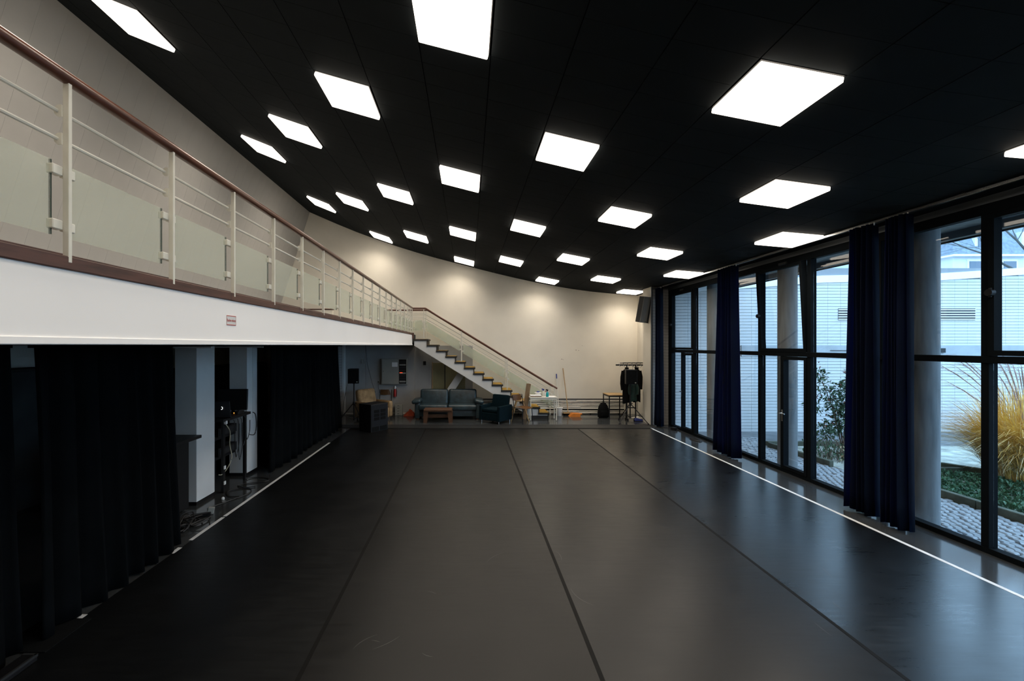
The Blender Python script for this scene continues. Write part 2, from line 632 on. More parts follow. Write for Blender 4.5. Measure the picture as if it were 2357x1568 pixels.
def slab(bb, x0, x1, y0, y1, oy=0.0, ox=0.0, oz=0.0):
    za, zb = ceil_z(x0) - oz, ceil_z(x1) - oz
    v = [bb.bm.verts.new(p) for p in ((x0 - ox, y0 - oy, za), (x1 - ox, y0 - oy, zb), (x1 - ox, y1 - oy, zb), (x0 - ox, y1 - oy, za),
                                      (x0 - ox, y0 - oy, za + 0.016), (x1 - ox, y0 - oy, zb + 0.016), (x1 - ox, y1 - oy, zb + 0.016), (x0 - ox, y1 - oy, za + 0.016))]
    for f in ((3, 2, 1, 0), (4, 5, 6, 7), (0, 1, 5, 4), (1, 2, 6, 5), (2, 3, 7, 6), (3, 0, 4, 7)):
        bb.bm.faces.new([v[i] for i in f])


for idx, (area, j, x0, x1, y0, y1) in enumerate(cands):
    if idx < 300:
        key = (j, round(y1 - y0, 3))
        xc, zc = (x0 + x1) / 2, ceil_z((x0 + x1) / 2)
        if key not in tile_me:
            t = B()
            slab(t, x0, x1, y0, y1, (y0 + y1) / 2, xc, zc)
            tile_me[key] = t.mesh('ceiling_tile', 'ceil_tile')
        inst('ceiling_tile', tile_me[key], ceil, (xc, (y0 + y1) / 2, zc))
    else:
        slab(rest, x0, x1, y0, y1)
o = rest.build('ceiling_tile_field', 'ceil_tile', ceil)
o['kind'] = 'stuff'

# ---- walls
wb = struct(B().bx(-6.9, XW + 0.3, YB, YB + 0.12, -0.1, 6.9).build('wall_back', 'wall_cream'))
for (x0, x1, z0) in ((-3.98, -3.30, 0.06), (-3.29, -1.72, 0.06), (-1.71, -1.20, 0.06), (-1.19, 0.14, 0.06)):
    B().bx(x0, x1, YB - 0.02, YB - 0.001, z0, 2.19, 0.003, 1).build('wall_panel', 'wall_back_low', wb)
for (u, v, s) in ((1326, 806, .012), (1332, 807, .01), (1293, 827, .012), (1340, 796, .007), (1296, 828, .008)):
    B().cyl(((u - VPX) / FPX * YB, YB - 0.003, EYE - (v - VPY) / FPX * YB), ((u - VPX) / FPX * YB, YB + 0.002, EYE - (v - VPY) / FPX * YB), s, n=7).build('wall_scuff', 'wood_brown', wb)

wl = sempty('wall_left')
b = B()
b.prism([(wall_left_x(2.2) - 0.012, 2.2), (wall_left_x(6.75) - 0.012, 6.75), (wall_left_x(6.75) - 0.2, 6.75), (wall_left_x(2.2) - 0.2, 2.2)], YF, YB, 'y')
b.build('backing', 'mortar', wl)
npan = 48
pw = (YB - YF) / npan
t = B()
t.prism([(wall_left_x(2.4), 2.4), (wall_left_x(6.6), 6.6), (wall_left_x(6.6) - 0.01, 6.6), (wall_left_x(2.4) - 0.01, 2.4)], 0.0007, pw - 0.0007, 'y')
pm = t.mesh('wall_panel', 'wall_panel')
for i in range(npan):
    inst('wall_panel', pm, wl, (0, YF + i * pw, 0))

# wall behind the viewer and side room under the balcony
struct(B().bx(-6.9, XW + 0.3, YF - 0.12, YF, -0.1, 6.9).build('wall_front', 'wall_cream'))
struct(B().bx(-6.6, -6.45, YF, YB, 0, 2.3).build('wall_side', 'wall_cream'))
# brick side wall of the alcove under the balcony
alc = sempty('wall_inner', (-4.0, 11.3, 0))
B().bx(-4.2, -4.013, 11.3, YB, 0, 2.2).build('backing', 'mortar', alc, world=True)
bw, bh = 0.345, 0.083
bm_ = B().box((0, 0, 0), (0.014, bw - 0.008, bh - 0.008)).mesh('brick', 'brick_grey')
for r in range(26):
    for c in range(6):
        inst('brick', bm_, alc, (-0.006, 0.18 + c * bw, 0.045 + r * bh))
B().bx(-4.0, -3.93, 13.30, YB - 0.02, 0, 2.2, 0.004).build('corner_post', 'wall_white', alc, world=True)

# right hand side behind the windows: side wall, pier faced with long bricks
wr = struct(B().bx(5.42, 5.7, 12.13, YB, -0.1, 4.0).build('wall_right', 'wall_cream'))
pier = sempty('wall_right', (5.05, 11.55, 0))
B().bx(5.05, 5.60, 11.575, 12.13, -0.1, 3.95).build('core', 'wall_cream', pier, world=True)
B().bx(5.07, 5.60, 11.562, 11.575, 0, 3.85).build('backing', 'mortar', pier, world=True)
bm2 = B().box((0, 0, 0), (bw - 0.007, 0.016, bh - 0.007)).mesh('brick', 'brick_grey')
bm3 = B().box((0, 0, 0), (0.16, 0.016, bh - 0.007)).mesh('brick', 'brick_grey')
for r in range(45):
    z = 0.045 + r * bh
    inst('brick', bm2, pier, (0.20, 0.006, z))
    inst('brick', bm3, pier, (0.455, 0.006, z))
B().bx(5.03, 5.06, 11.53, 11.57, 0, 3.82, 0.006).build('edge_trim', 'frame_strip', pier, world=True)

# ---- balcony slab, white fascia, lip and timber kerb
bal = sempty('balcony_floor', (XBAL, 0, 2.2))
B().bx(-6.7, XBAL - 0.012, YF, YB, 2.225, 2.53).build('slab', 'wall_dark', bal, world=True)
B().bx(-6.3, XBAL - 0.03, YF, YB, 2.531, 2.545).build('floor_covering', 'wall_back_low', bal, world=True)
B().bx(-6.5, XBAL - 0.14, YF, YB, 2.205, 2.2245).build('soffit', 'wall_back_low', bal, world=True)
fa = struct(B().bx(XBAL - 0.012, XBAL, YF, 12.56, 2.235, 2.515).build('trim_1', 'fascia_white'), 'white painted fascia along the balcony edge')
li = struct(B().bx(XBAL - 0.14, XBAL + 0.008, YF, 12.56, 2.203, 2.2349, 0.003, 1).build('trim_2', 'fascia_white'), 'white lip moulding under the balcony fascia')
tr = struct(sempty('trim_3', (XBAL, 0, 2.515), 'dark stained timber kerb boards along the balcony edge'))
seams = [YF, 0.62, 2.95, 4.14, 6.4, 8.1, 10.2, 12.58]
for a, c in zip(seams, seams[1:]):
    B().bx(XBAL - 0.055, XBAL + 0.012, a + 0.002, c - 0.002, 2.516, 2.572, 0.004, 1).build('board', 'wood_trim', tr, world=True)
    B().bx(XBAL - 0.12, XBAL - 0.085, a + 0.002, c - 0.002, 2.582, 2.60, 0.003, 1).build('rail_strip', 'wood_trim', tr, world=True)
    for q in range(3):
        y = a + (c - a) * (q + 0.5) / 3
        B().bx(XBAL - 0.115, XBAL - 0.09, y - 0.012, y + 0.012, 2.545, 2.583).build('spacer', 'paint_cream', tr, world=True)
B().bx(XBAL + 0.002, XBAL + 0.05, 12.53, 12.60, 2.40, 2.575, 0.004).build('end_block', 'wood_trim', tr, world=True)

# low parapet at the far end of the balcony
pw_ = struct(sempty('wall_low', (-5.0, 13.0, 2.545)))
B().bx(-5.75, -4.22, 13.02, 13.12, 2.546, 3.30).build('panel', 'wall_cream', pw_, world=True)
B().bx(-5.75, -4.20, 13.0, 13.14, 3.30, 3.335, 0.006).build('cap', 'wood_trim', pw_, world=True)
B().bx(-5.75, -4.22, 12.995, 13.02, 3.02, 3.05).build('rail', 'paint_cream', pw_, world=True)

# ---- pillars under the balcony
for i, (y0, y1) in enumerate(((5.74, 6.15), (7.05, 7.39), (0.6, 0.95))):
    p = sempty('pillar', (-3.87, (y0 + y1) / 2, 0), ['white square pillar beside the black equipment rack', 'white square pillar behind the equipment cart', 'white square pillar under the balcony'][i])
    B().bx(-4.02, -3.72, y0, y1, 0.05, 2.2, 0.006).build('shaft', 'wall_white', p, world=True)
    B().bx(-4.012, -3.728, y0 + 0.008, y1 - 0.008, 0.0, 0.05).build('skirting', 'black_plastic', p, world=True)
    if i == 1:
        B().bx(-3.722, -3.712, y0 + 0.17, y0 + 0.185, 0.95, 2.2).build('cable_duct', 'wall_white', p, world=True)

# ---- window wall
MY = [11.35 - 1.15 * k for k in range(12)]
struct(B().bx(XW - 0.05, XW + 0.06, -1.32, 11.39, 0.0, 0.06, 0.004).build('trim_4', 'frame_black'), 'black window sill rail along the floor')
struct(B().bx(XW - 0.06, XW + 0.05, -1.32, 11.39, 2.01, 2.085, 0.004).build('trim_5', 'frame_black'), 'black transom bar across all the windows')
struct(B().bx(XW - 0.045, XW + 0.05, -1.32, 11.39, 3.585, 3.70, 0.004).build('trim_6', 'frame_black'), 'black head frame over the windows')
struct(B().bx(XW - 0.03, XW + 0.09, YF, 11.55, 3.70, 3.85).build('trim_7', 'frame_strip'), 'grey metal strip between window heads and ceiling')
B_gap = B().bx(XW - 0.02, XW + 0.08, YF, -1.32, 0, 3.7).build('wall_right', 'wall_cream')
struct(B_gap)
B_gap2 = B().bx(XW - 0.02, XW + 0.08, 11.39, 11.57, 0, 3.7).build('wall_jamb', 'frame_black')
struct(B_gap2)


def pane(parent, x, y0, y1, z0, z1, name='pane'):
    return B().bx(x - 0.003, x + 0.003, y0, y1, z0, z1).build(name, 'window_glass', parent, world=True)


def rect_frame(parent, x0, x1, y0, y1, z0, z1, w, name='sash'):
    return ring(x0, x1, y0, y1, z0, z1, w, w).build(name, 'frame_black', parent, world=True)


def ring(x0, x1, y0, y1, z0, z1, wy, wz):
    b = B()
    O = [(y0, z0), (y1, z0), (y1, z1), (y0, z1)]
    I = [(y0 + wy, z0 + wz), (y1 - wy, z0 + wz), (y1 - wy, z1 - wz), (y0 + wy, z1 - wz)]
    V = [[b.bm.verts.new((x, *p)) for p in q] for x in (x0, x1) for q in (O, I)]
    for k in range(4):
        m = (k + 1) % 4
        b.bm.faces.new((V[0][k], V[0][m], V[1][m], V[1][k]))
        b.bm.faces.new((V[2][k], V[3][k], V[3][m], V[2][m]))
        b.bm.faces.new((V[0][k], V[2][k], V[2][m], V[0][m]))
        b.bm.faces.new((V[1][k], V[1][m], V[3][m], V[3][k]))
    return b


ndoor = 0
for k in range(11):
    ya, yb = MY[k + 1], MY[k]        # near, far
    w = sempty('window_%d' % (k + 1), (XW, (ya + yb) / 2, 0))
    B().bx(XW - 0.05, XW + 0.05, yb - 0.035, yb + 0.035, 0.06, 3.585, 0.004, 1).build('mullion', 'frame_black', w, world=True)
    if k == 10:
        B().bx(XW - 0.05, XW + 0.05, ya - 0.035, ya + 0.035, 0.06, 3.585, 0.004, 1).build('mullion', 'frame_black', w, world=True)
    l, h = ya + 0.036, yb - 0.036
    if k % 3 == 0:
        s = rect_frame(w, XW - 0.065, XW + 0.02, l, h, 2.09, 3.58, 0.055)
        gp = pane(s, XW - 0.01, l + 0.055, h - 0.055, 2.145, 3.525)
        kc = B().bx(XW - 0.085, XW - 0.066, h - 0.045, h - 0.02, 2.70, 2.80, 0.004).build('window_catch', 'black_plastic', s, world=True)
        kb = B().cyl((XW - 0.11, h - 0.04, 2.75), (XW - 0.066, h - 0.04, 2.75), 0.035, n=14).build('window_knob', 'black_plastic', s, world=True, smooth=True)
        if k == 3:                  # tilted open, hinged at its lower edge
            piv = Matrix.Translation((0, 0, 2.09)) @ Matrix.Rotation(math.radians(-3.0), 4, 'Y') @ Matrix.Translation((0, 0, -2.09))
            for ob in (s, gp, kb, kc):
                ob.data.transform(piv)
        mid = (l + h) / 2 + 0.03
        B().bx(XW - 0.04, XW + 0.04, mid - 0.02, mid + 0.02, 0.06, 2.01).build('mullion', 'frame_black', w, world=True)
        pane(w, XW, mid + 0.02, h, 0.06, 2.01)
        ndoor += 1
        d = sempty('door_%d' % ndoor, (XW, (l + mid) / 2, 0), 'narrow black framed glass door to the courtyard')
        rect_frame(d, XW - 0.06, XW + 0.03, l, mid - 0.021, 0.062, 2.005, 0.055, 'door_frame')
        pane(d, XW - 0.01, l + 0.055, mid - 0.076, 0.117, 1.95)
        hd = B()
        hd.cyl((XW - 0.12, mid - 0.05, 1.02), (XW - 0.06, mid - 0.05, 1.02), 0.009, n=8)
        hd.cyl((XW - 0.115, mid - 0.055, 1.02), (XW - 0.115, mid - 0.17, 1.02), 0.009, n=8)
        hd.bx(XW - 0.066, XW - 0.06, mid - 0.065, mid - 0.035, 0.88, 1.08)
        hd.build('door_handle', 'chrome', d, world=True, smooth=True)
    else:
        pane(w, XW, l, h, 2.085, 3.585)
        pane(w, XW, l, h, 0.06, 2.01)
    if k in (0, 3):
        B().bx(XW - 0.075, XW - 0.045, (l + h) / 2 - 0.12, (l + h) / 2 + 0.06, 3.60, 3.64, 0.006).build('door_closer', 'grey_dark', w, world=True)

# curtain track under the ceiling
XT = 5.2
tk = thing('curtain_track', 'long pale metal curtain track running above the windows', 'curtain track', (XT, 5, ceil_z(XT)))
B().bx(XT - 0.02, XT + 0.02, YF, 11.5, ceil_z(XT) - 0.045, ceil_z(XT) - 0.012, 0.003, 1).build('rail', 'chrome', tk, world=True)
for i in range(12):
    y = -1.2 + i * 1.12
    B().bx(XT - 0.012, XT + 0.012, y - 0.02, y + 0.02, ceil_z(XT) - 0.012, ceil_z(XT) + 0.002).build('bracket', 'grey_dark', tk, world=True)

# ================================================================== CEILING LIGHTS
lproto = {}
cols_seen = {}
for (k, n), y in sorted(lights.items()):
    xc = LX[k]
    zl, zr = ceil_z(xc - 0.305), ceil_z(xc + 0.305)
    tilt = math.atan2(zr - zl, 0.61)
    ns = sorted([m for (kk, m) in lights if kk == k], reverse=True)
    pos = ns.index(n)
    lab = 'glowing square ceiling panel, %s line from the windows, %s from the back wall' % (ORD[7 - k], ORD[pos])
    t = thing('ceiling_light', lab, 'ceiling light', (xc, y, (zl + zr) / 2), 0, 'square luminous panels in the black ceiling')
    t.rotation_euler = (0, -tilt, 0)
    if not lproto:
        lproto['d'] = B().box((0, 0, -LIGHT_T / 2 - 0.004), (0.606, 0.606, LIGHT_T), None, 0.007, 1).mesh('diffuser', 'panel_light', True)
        lproto['f'] = B().box((0, 0, 0.004), (0.618, 0.618, 0.014)).mesh('frame', 'black_metal')
    inst('diffuser', lproto['d'], t, (0, 0, 0))
    inst('frame', lproto['f'], t, (0, 0, 0))
    ld = lproto.get('l')
    if ld is None:
        ld = bpy.data.lights.new('panel_lamp', 'AREA')
        ld.shape = 'SQUARE'
        ld.size = 0.58
        ld.energy = LAMP_W
        ld.spread = math.radians(LAMP_SPREAD)
        ld.color = LAMP_COL
        lproto['l'] = ld
    inst('panel_lamp', ld, t, (0, 0, -LIGHT_T - 0.006))

# ================================================================== BALCONY RAILING
rail = thing('balcony_railing', 'cream steel balcony railing with wooden handrail and textured glass panels', 'railing', (XBAL, 5, 2.546))
ZR = EYE + 1.096
PY = [1.757 + 0.619 * i for i in range(-5, 17)] + [12.11, 12.54]
B().tube([(XBAL, YF + 0.02, ZR + 0.022), (XBAL, 6, ZR + 0.022), (XBAL, 12.57, ZR + 0.022)], 0.027, 14).build('handrail', 'wood_rail', rail, smooth=True, world=True)
pme = B().bx(-0.013, 0.013, -0.008, 0.008, 2.546, ZR, 0.0015, 1).mesh('post', 'paint_cream')
bme = B().prism([(-0.030, -0.024), (-0.012, -0.024), (-0.012, 0.024), (-0.030, 0.024), (-0.042, 0.014), (-0.046, 0), (-0.042, -0.014)], -0.013, -0.008, 'y').mesh('rail_bracket', 'paint_cream')
for i, y in enumerate(PY):
    o = inst('post', pme, rail, (0, y - 5, -2.546))
    for z in (3.178, 3.061):
        inst('rail_bracket', bme, o, (0, 0, z))
for i in range(len(PY) - 1):
    a, c = PY[i], PY[i + 1]
    for z in (3.178, 3.061):
        B().tube([(XBAL - 0.032, a - 0.012, z), (XBAL - 0.032, c - 0.012, z)], 0.0085, 8).build('rail_bar', 'paint_cream', rail, smooth=True, world=True)
    ga, gb = a + 0.045, c - 0.045
    g = B().bx(XBAL - 0.034, XBAL - 0.026, ga, gb, 2.655, 2.962).build('glass_panel', 'rail_glass', rail, world=True)
    B().bx(XBAL - 0.0345, XBAL - 0.0255, gb, gb + 0.004, 2.655, 2.962).build('glass_edge', 'glass_edge', g, world=True)
    for (yy, s) in ((a + 0.028, 1), (c - 0.028, -1)):
        for z in (2.70, 2.925):
            B().bx(XBAL - 0.043, XBAL - 0.012, yy - 0.022, yy + 0.022, z - 0.02, z + 0.02, 0.003, 1).build('glass_clamp', 'paint_cream', g, world=True)

# no smoking sign on the fascia
sg = thing('no_smoking_sign', 'small white sign with red lettering on the balcony fascia', 'sign', (XBAL, 2.967, 2.375))
B().bx(XBAL, XBAL + 0.003, 2.910, 3.025, 2.341, 2.409).build('plate', 'wall_white', sg, world=True)
ring(XBAL + 0.003, XBAL + 0.0038, 2.910, 3.025, 2.341, 2.409, 0.0015, 0.005).build('border', 'sign_red', sg, world=True)
fc = bpy.data.curves.new('lettering', 'FONT')
fc.body = 'Rauchen verboten'
fc.align_x = 'CENTER'
fc.align_y = 'CENTER'
fc.size = 0.03
fc.extrude = 0.0003
fo = bpy.data.objects.new('lettering_tmp', fc)
COL.objects.link(fo)
bpy.context.view_layer.update()
lm = bpy.data.meshes.new_from_object(fo.evaluated_get(bpy.context.evaluated_depsgraph_get()))
bpy.data.objects.remove(fo)
wtxt = max(v.co.x for v in lm.vertices) - min(v.co.x for v in lm.vertices)
lm.transform(Matrix.Diagonal((0.106 / wtxt, 1, 1, 1)))
lm.materials.clear()
lm.materials.append(MATS['sign_red'])
lt = inst('lettering', lm, sg, (0.0036, 0, 0))
lt.rotation_euler = (PI / 2, 0, PI / 2)

# ================================================================== STAIRCASE
SY0, SY1 = 12.56, 13.28
st = thing('staircase', 'straight staircase with mustard treads and white stringers down from the balcony', 'staircase', (0.4, 12.9, 0))
RISE = 0.17
treads = []
for k in range(14):
    zt = 2.3875 - RISE * k
    x0 = -1.627 if k == 0 else -1.25 + 0.2785 * (k - 1)
    x1 = -1.627 + 0.43 if k == 0 else x0 + 0.345
    treads.append((x0, x1, zt))
    tdo = B().bx(x0, x1, SY0, SY1, zt - 0.055, zt - 0.004, 0.004, 1).build('tread', 'stair_black', st, world=True)
    B().bx(x0 + 0.012, x1 - 0.02, SY0 + 0.02, SY1 - 0.02, zt - 0.0045, zt + 0.002).build('tread_cover', 'stair_yellow', tdo, world=True)
    zl = zt - RISE if k < 13 else 0.0
    B().bx(x1 - 0.055, x1 - 0.03, SY0 + 0.012, SY1 - 0.012, zl, zt - 0.055).build('riser', 'stair_black', st, world=True)
for y0 in (SY0 + 0.03, SY1 - 0.08):
    pts = []
    for k, (x0, x1, zt) in enumerate(treads):
        pts.append((x0 + 0.002 if k == 0 else treads[k - 1][1] - 0.056, zt - 0.056))
        pts.append((x1 - 0.056, zt - 0.056))
    pts.append((treads[-1][1] - 0.056, 0.09))
    pts.append((1.80, 0.09))
    pts.append((-1.625, 2.187))
    B().prism(pts, y0, y0 + 0.05, 'y').build('stringer', 'wall_white', st, world=True)
B().bx(1.75, treads[-1][1] - 0.058, SY0 + 0.035, SY1 - 0.085, 0, 0.088).build('plinth', 'stair_black', st, world=True)
# slanted white prop under the flight
B().box((-0.42, 13.14, 1.00), (0.22, 0.10, 0.95), (0, math.radians(33), 0), 0.004, 1).build('prop', 'wall_white', st, world=True)
B().box((-0.155, 13.14, 1.385), (0.27, 0.14, 0.11), (0, math.radians(31.2), 0), 0.004, 1).build('prop_head', 'wall_white', st, world=True)


def stair_rail(name, label, Y, xstart, side):
    t = thing(name, label, 'railing', (0.5, Y, 0))
    xk, zk, xe, ze = -1.30, 3.31, 2.67, 0.90
    B().tube([(xstart, Y, zk), ((xstart + xk) / 2, Y, zk), (xk, Y, zk), (xk + 0.03, Y, zk - 0.012), ((xk + xe) / 2, Y, (zk + ze) / 2), (xe, Y, ze)], 0.026, 12).build('handrail', 'wood_rail', t, smooth=True, world=True)

    def zr(x):
        return zk if x < xk else zk + (ze - zk) * (x - xk) / (xe - xk)
    posts = [(-1.34, 2.3895), (-0.211, 1.7095), (1.168, 0.8595), (2.585, 0.0)]
    if side == 'wall':
        posts = [(xstart + 0.05, 2.546)] + posts
    else:
        posts = posts
    for x, zb in posts:
        B().bx(x - 0.012, x + 0.012, Y - 0.008, Y + 0.008, zb, zr(x) - 0.02, 0.0015, 1).build('post', 'paint_cream', t, world=True)
    xa = xstart if side == 'wall' else xstart + 0.03
    spans = [(xa, -1.34)] + list(zip([p[0] for p in posts if p[0] >= -1.35], [p[0] for p in posts if p[0] > -1.0]))
    for (a, c) in spans:
        flat = c < -1.3
        for dz in (0.145, 0.262):
            za, zc = (zk - dz, zk - dz) if flat else (zr(a + 0.05) - dz, zr(c) - dz)
            B().tube([(a, Y + 0.018, za), (c, Y + 0.018, zc)], 0.008, 8).build('rail_bar', 'paint_cream', t, smooth=True, world=True)
        a2, c2 = a + 0.05, c - 0.05
        z1a, z1c = (zk, zk) if flat else (zr(a2), zr(c2))
        g = B().prism([(a2, z1a - 0.66), (c2, z1c - 0.66), (c2, z1c - 0.355), (a2, z1a - 0.355)], Y + 0.014, Y + 0.022, 'y').build('glass_panel', 'rail_glass', t, world=True)
        for (xx, zz) in ((a2 - 0.015, z1a), (c2 + 0.015, z1c)):
            for dz in (0.41, 0.60):
                B().bx(xx - 0.022, xx + 0.022, Y + 0.004, Y + 0.03, zz - dz - 0.02, zz - dz + 0.02).build('glass_clamp', 'paint_cream', g, world=True)
    return t


stair_rail('stair_railing', 'cream stair railing on the open side of the staircase with brown handrail', SY0 + 0.04, XBAL - 0.01, 'open')
stair_rail('stair_railing', 'cream stair railing against the back wall behind the staircase treads', SY1 - 0.02, -2.58, 'wall')

# ================================================================== CURTAINS
def hang(name, label, yA, yB, xc, amp, nf, z0, z1, mat, flare=0.25, seed=0, rows=14, per=14, ring=False, xslope=0.0, topamp=0.7):
    rnd = random.Random(seed)
    n = nf * per
    ph = [rnd.uniform(-0.5, 0.5) for _ in range(nf + 2)]
    am = [rnd.uniform(0.7, 1.15) for _ in range(nf + 2)]
    R = []
    for r in range(rows + 1):
        v = r / rows
        z = z1 + (z0 - z1) * v
        row = []
        for i in range(n + 1):
            t = i / n
            f = t * nf
            k = int(min(f, nf - 1))
            a = am[k] * (1 - (f - k)) + am[k + 1] * (f - k)
            p = ph[k] * (1 - (f - k)) + ph[k + 1] * (f - k)
            A = amp * a * (topamp + (1 - topamp) * v)
            x = A * math.sin(2 * PI * f + p) + 0.25 * A * math.sin(4.3 * PI * f + 3 * p + v * 1.5)
            y = yA + (yB - yA) * (0.5 + (t - 0.5) * (1 + flare * (v ** 1.5 - 0.35))) + 0.12 * amp * math.sin(9 * t + 4 * v + seed)
            zz = z + (0.012 * math.sin(13 * t + seed) if r == rows else 0)
            row.append((xc + xslope * v + x, y, zz))
        R.append(row)
    t_ = thing(name, label, 'curtain', (xc, (yA + yB) / 2, z0))
    o = B().grid(R).build('cloth', mat, t_, smooth=True, world=True)
    md = o.modifiers.new('thickness', 'SOLIDIFY')
    md.thickness = 0.004
    if ring:
        for i in range(nf + 1):
            y = yA + (yB - yA) * (0.5 + (i / nf - 0.5) * (1 - flare * 0.35))
            B().bx(xc - 0.006, xc + 0.006, y - 0.004, y + 0.004, z1 - 0.02, ceil_z(XT) - 0.046).build('hook', 'white_plastic', t_, world=True)
    else:
        B().bx(xc - 0.02, xc + 0.02, min(yA, yB), max(yA, yB), z1 - 0.01, z1 + 0.012).build('header', mat, t_, world=True)
    return t_


ZT = ceil_z(XT) - 0.06
hang('curtain', 'gathered navy curtain beside the brick pier at the far end', 11.18, 11.42, 5.14, 0.085, 4, 0.03, ZT, 'navy', 0.3, 1, ring=True)
hang('curtain', 'gathered navy curtain hanging alone between the two glass doors', 8.03, 8.62, 5.15, 0.085, 6, 0.03, ZT, 'navy', 0.3, 2, ring=True)
hang('curtain', 'navy curtain half hidden behind another, beside the courtyard shrub', 5.31, 5.64, 5.15, 0.085, 5, 0.03, ZT, 'navy', 0.2, 3, ring=True)
hang('curtain', 'navy curtain overlapping the round concrete column outside', 4.90, 5.16, 5.15, 0.085, 5, 0.03, ZT, 'navy', 0.3, 4, ring=True)
hang('stage_curtain', 'black stage curtain at the picture edge beside the dark floor mat', 1.2, 3.00, -3.28, 0.06, 7, 0.012, 2.19, 'stage_black', 0.02, 5, xslope=0.08)
hang('stage_curtain', 'black stage curtain hanging in front of the equipment rack', 3.12, 4.60, -3.26, 0.06, 7, 0.012, 2.19, 'stage_black', 0.03, 6, xslope=0.08)
hang('stage_curtain', 'black stage curtain between the white pillars and the loudspeaker stand', 7.30, 11.25, -3.46, 0.06, 14, 0.012, 2.19, 'stage_black', 0.08, 8, xslope=0.05)

# ================================================================== FURNITURE AT THE BACK
# ---- blue leather sofa
t = thing('sofa', 'worn blue leather two-seat sofa under the stairs', 'sofa', (-0.61, 12.68, 0))
B().box((0, 0.02, 0.20), (1.72, 0.60, 0.22), None, 0.03).build('base', 'leather_blue', t, smooth=True)
for s in (-1, 1):
    B().box((s * 0.435, -0.06, 0.36), (0.855, 0.62, 0.17), None, 0.055, 4).build('seat_cushion', 'leather_blue', t, smooth=True)
    B().box((s * 0.435, 0.235, 0.605), (0.86, 0.19, 0.50), (math.radians(-10), 0, 0), 0.07, 4).build('back_cushion', 'leather_blue', t, smooth=True)
    a = B()
    a.box((s * 0.90, 0.0, 0.27), (0.15, 0.62, 0.48), None, 0.03, 3)
    a.build('armrest', 'leather_blue', t, smooth=True)
    B().box((s * 0.93, -0.02, 0.53), (0.27, 0.68, 0.12), (0, s * 0.16, 0), 0.055, 4).build('arm_pad', 'leather_blue', t, smooth=True)
    for y in (-0.26, 0.26):
        B().bx(s * 0.88 - 0.03, s * 0.88 + 0.03, y - 0.03, y + 0.03, 0, 0.04).build('foot', 'wood_brown', t)
B().box((0, 0.31, 0.45), (1.72, 0.08, 0.62), (math.radians(-8), 0, 0), 0.03).build('back_frame', 'leather_blue', t, smooth=True)

# ---- coffee table
t = thing('coffee_table', 'low brown wooden coffee table in front of the sofa', 'table', (-0.865, 12.06, 0))
B().box((0, 0, 0.355), (0.80, 0.42, 0.05), None, 0.008).build('tabletop', 'wood_brown', t)
for s in (-1, 1):
    B().prism([(s * 0.36 - 0.05, 0), (s * 0.36 + 0.05, 0), (s * 0.36 + 0.05 - s * 0.0, 0.33), (s * 0.36 - 0.05 - s * 0.04, 0.33)] if s > 0 else [(s * 0.36 - 0.05, 0), (s * 0.36 + 0.05, 0), (s * 0.36 + 0.09, 0.33), (s * 0.36 - 0.05, 0.33)], -0.17, -0.12, 'y').build('leg', 'wood_brown', t)
    B().bx(s * 0.36 - 0.05, s * 0.36 + 0.05, 0.12, 0.17, 0, 0.33).build('leg', 'wood_brown', t)
B().bx(-0.32, 0.32, -0.03, 0.03, 0.12, 0.22, 0.004).build('stretcher', 'wood_brown', t)
B().bx(-0.36, 0.36, -0.15, 0.15, 0.295, 0.33).build('apron', 'wood_brown', t)

# ---- dark teal armchair
t = thing('armchair', 'dark teal cube armchair at the foot of the stairs', 'armchair', (0.785, 12.03, 0), math.radians(-37))
B().box((0, 0, 0.19), (0.52, 0.66, 0.22), None, 0.015).build('base', 'fabric_teal', t)
B().box((0, -0.04, 0.355), (0.50, 0.56, 0.11), None, 0.035, 3).build('seat_cushion', 'fabric_teal', t, smooth=True)
B().box((0, 0.27, 0.53), (0.54, 0.15, 0.46), (math.radians(-12), 0, 0), 0.04, 3).build('backrest', 'fabric_teal', t, smooth=True)
for s in (-1, 1):
    B().box((s * 0.305, 0, 0.285), (0.085, 0.68, 0.42), None, 0.015, 2).build('armrest', 'fabric_teal', t)
    B().cyl((s * 0.305, -0.345, 0.44), (s * 0.305, -0.338, 0.44), 0.014, n=10).build('arm_stud', 'chrome', t)
    for y in (-0.29, 0.29):
        B().cyl((s * 0.29, y, 0), (s * 0.29, y, 0.085), 0.014, n=10).build('foot', 'chrome', t, smooth=True)


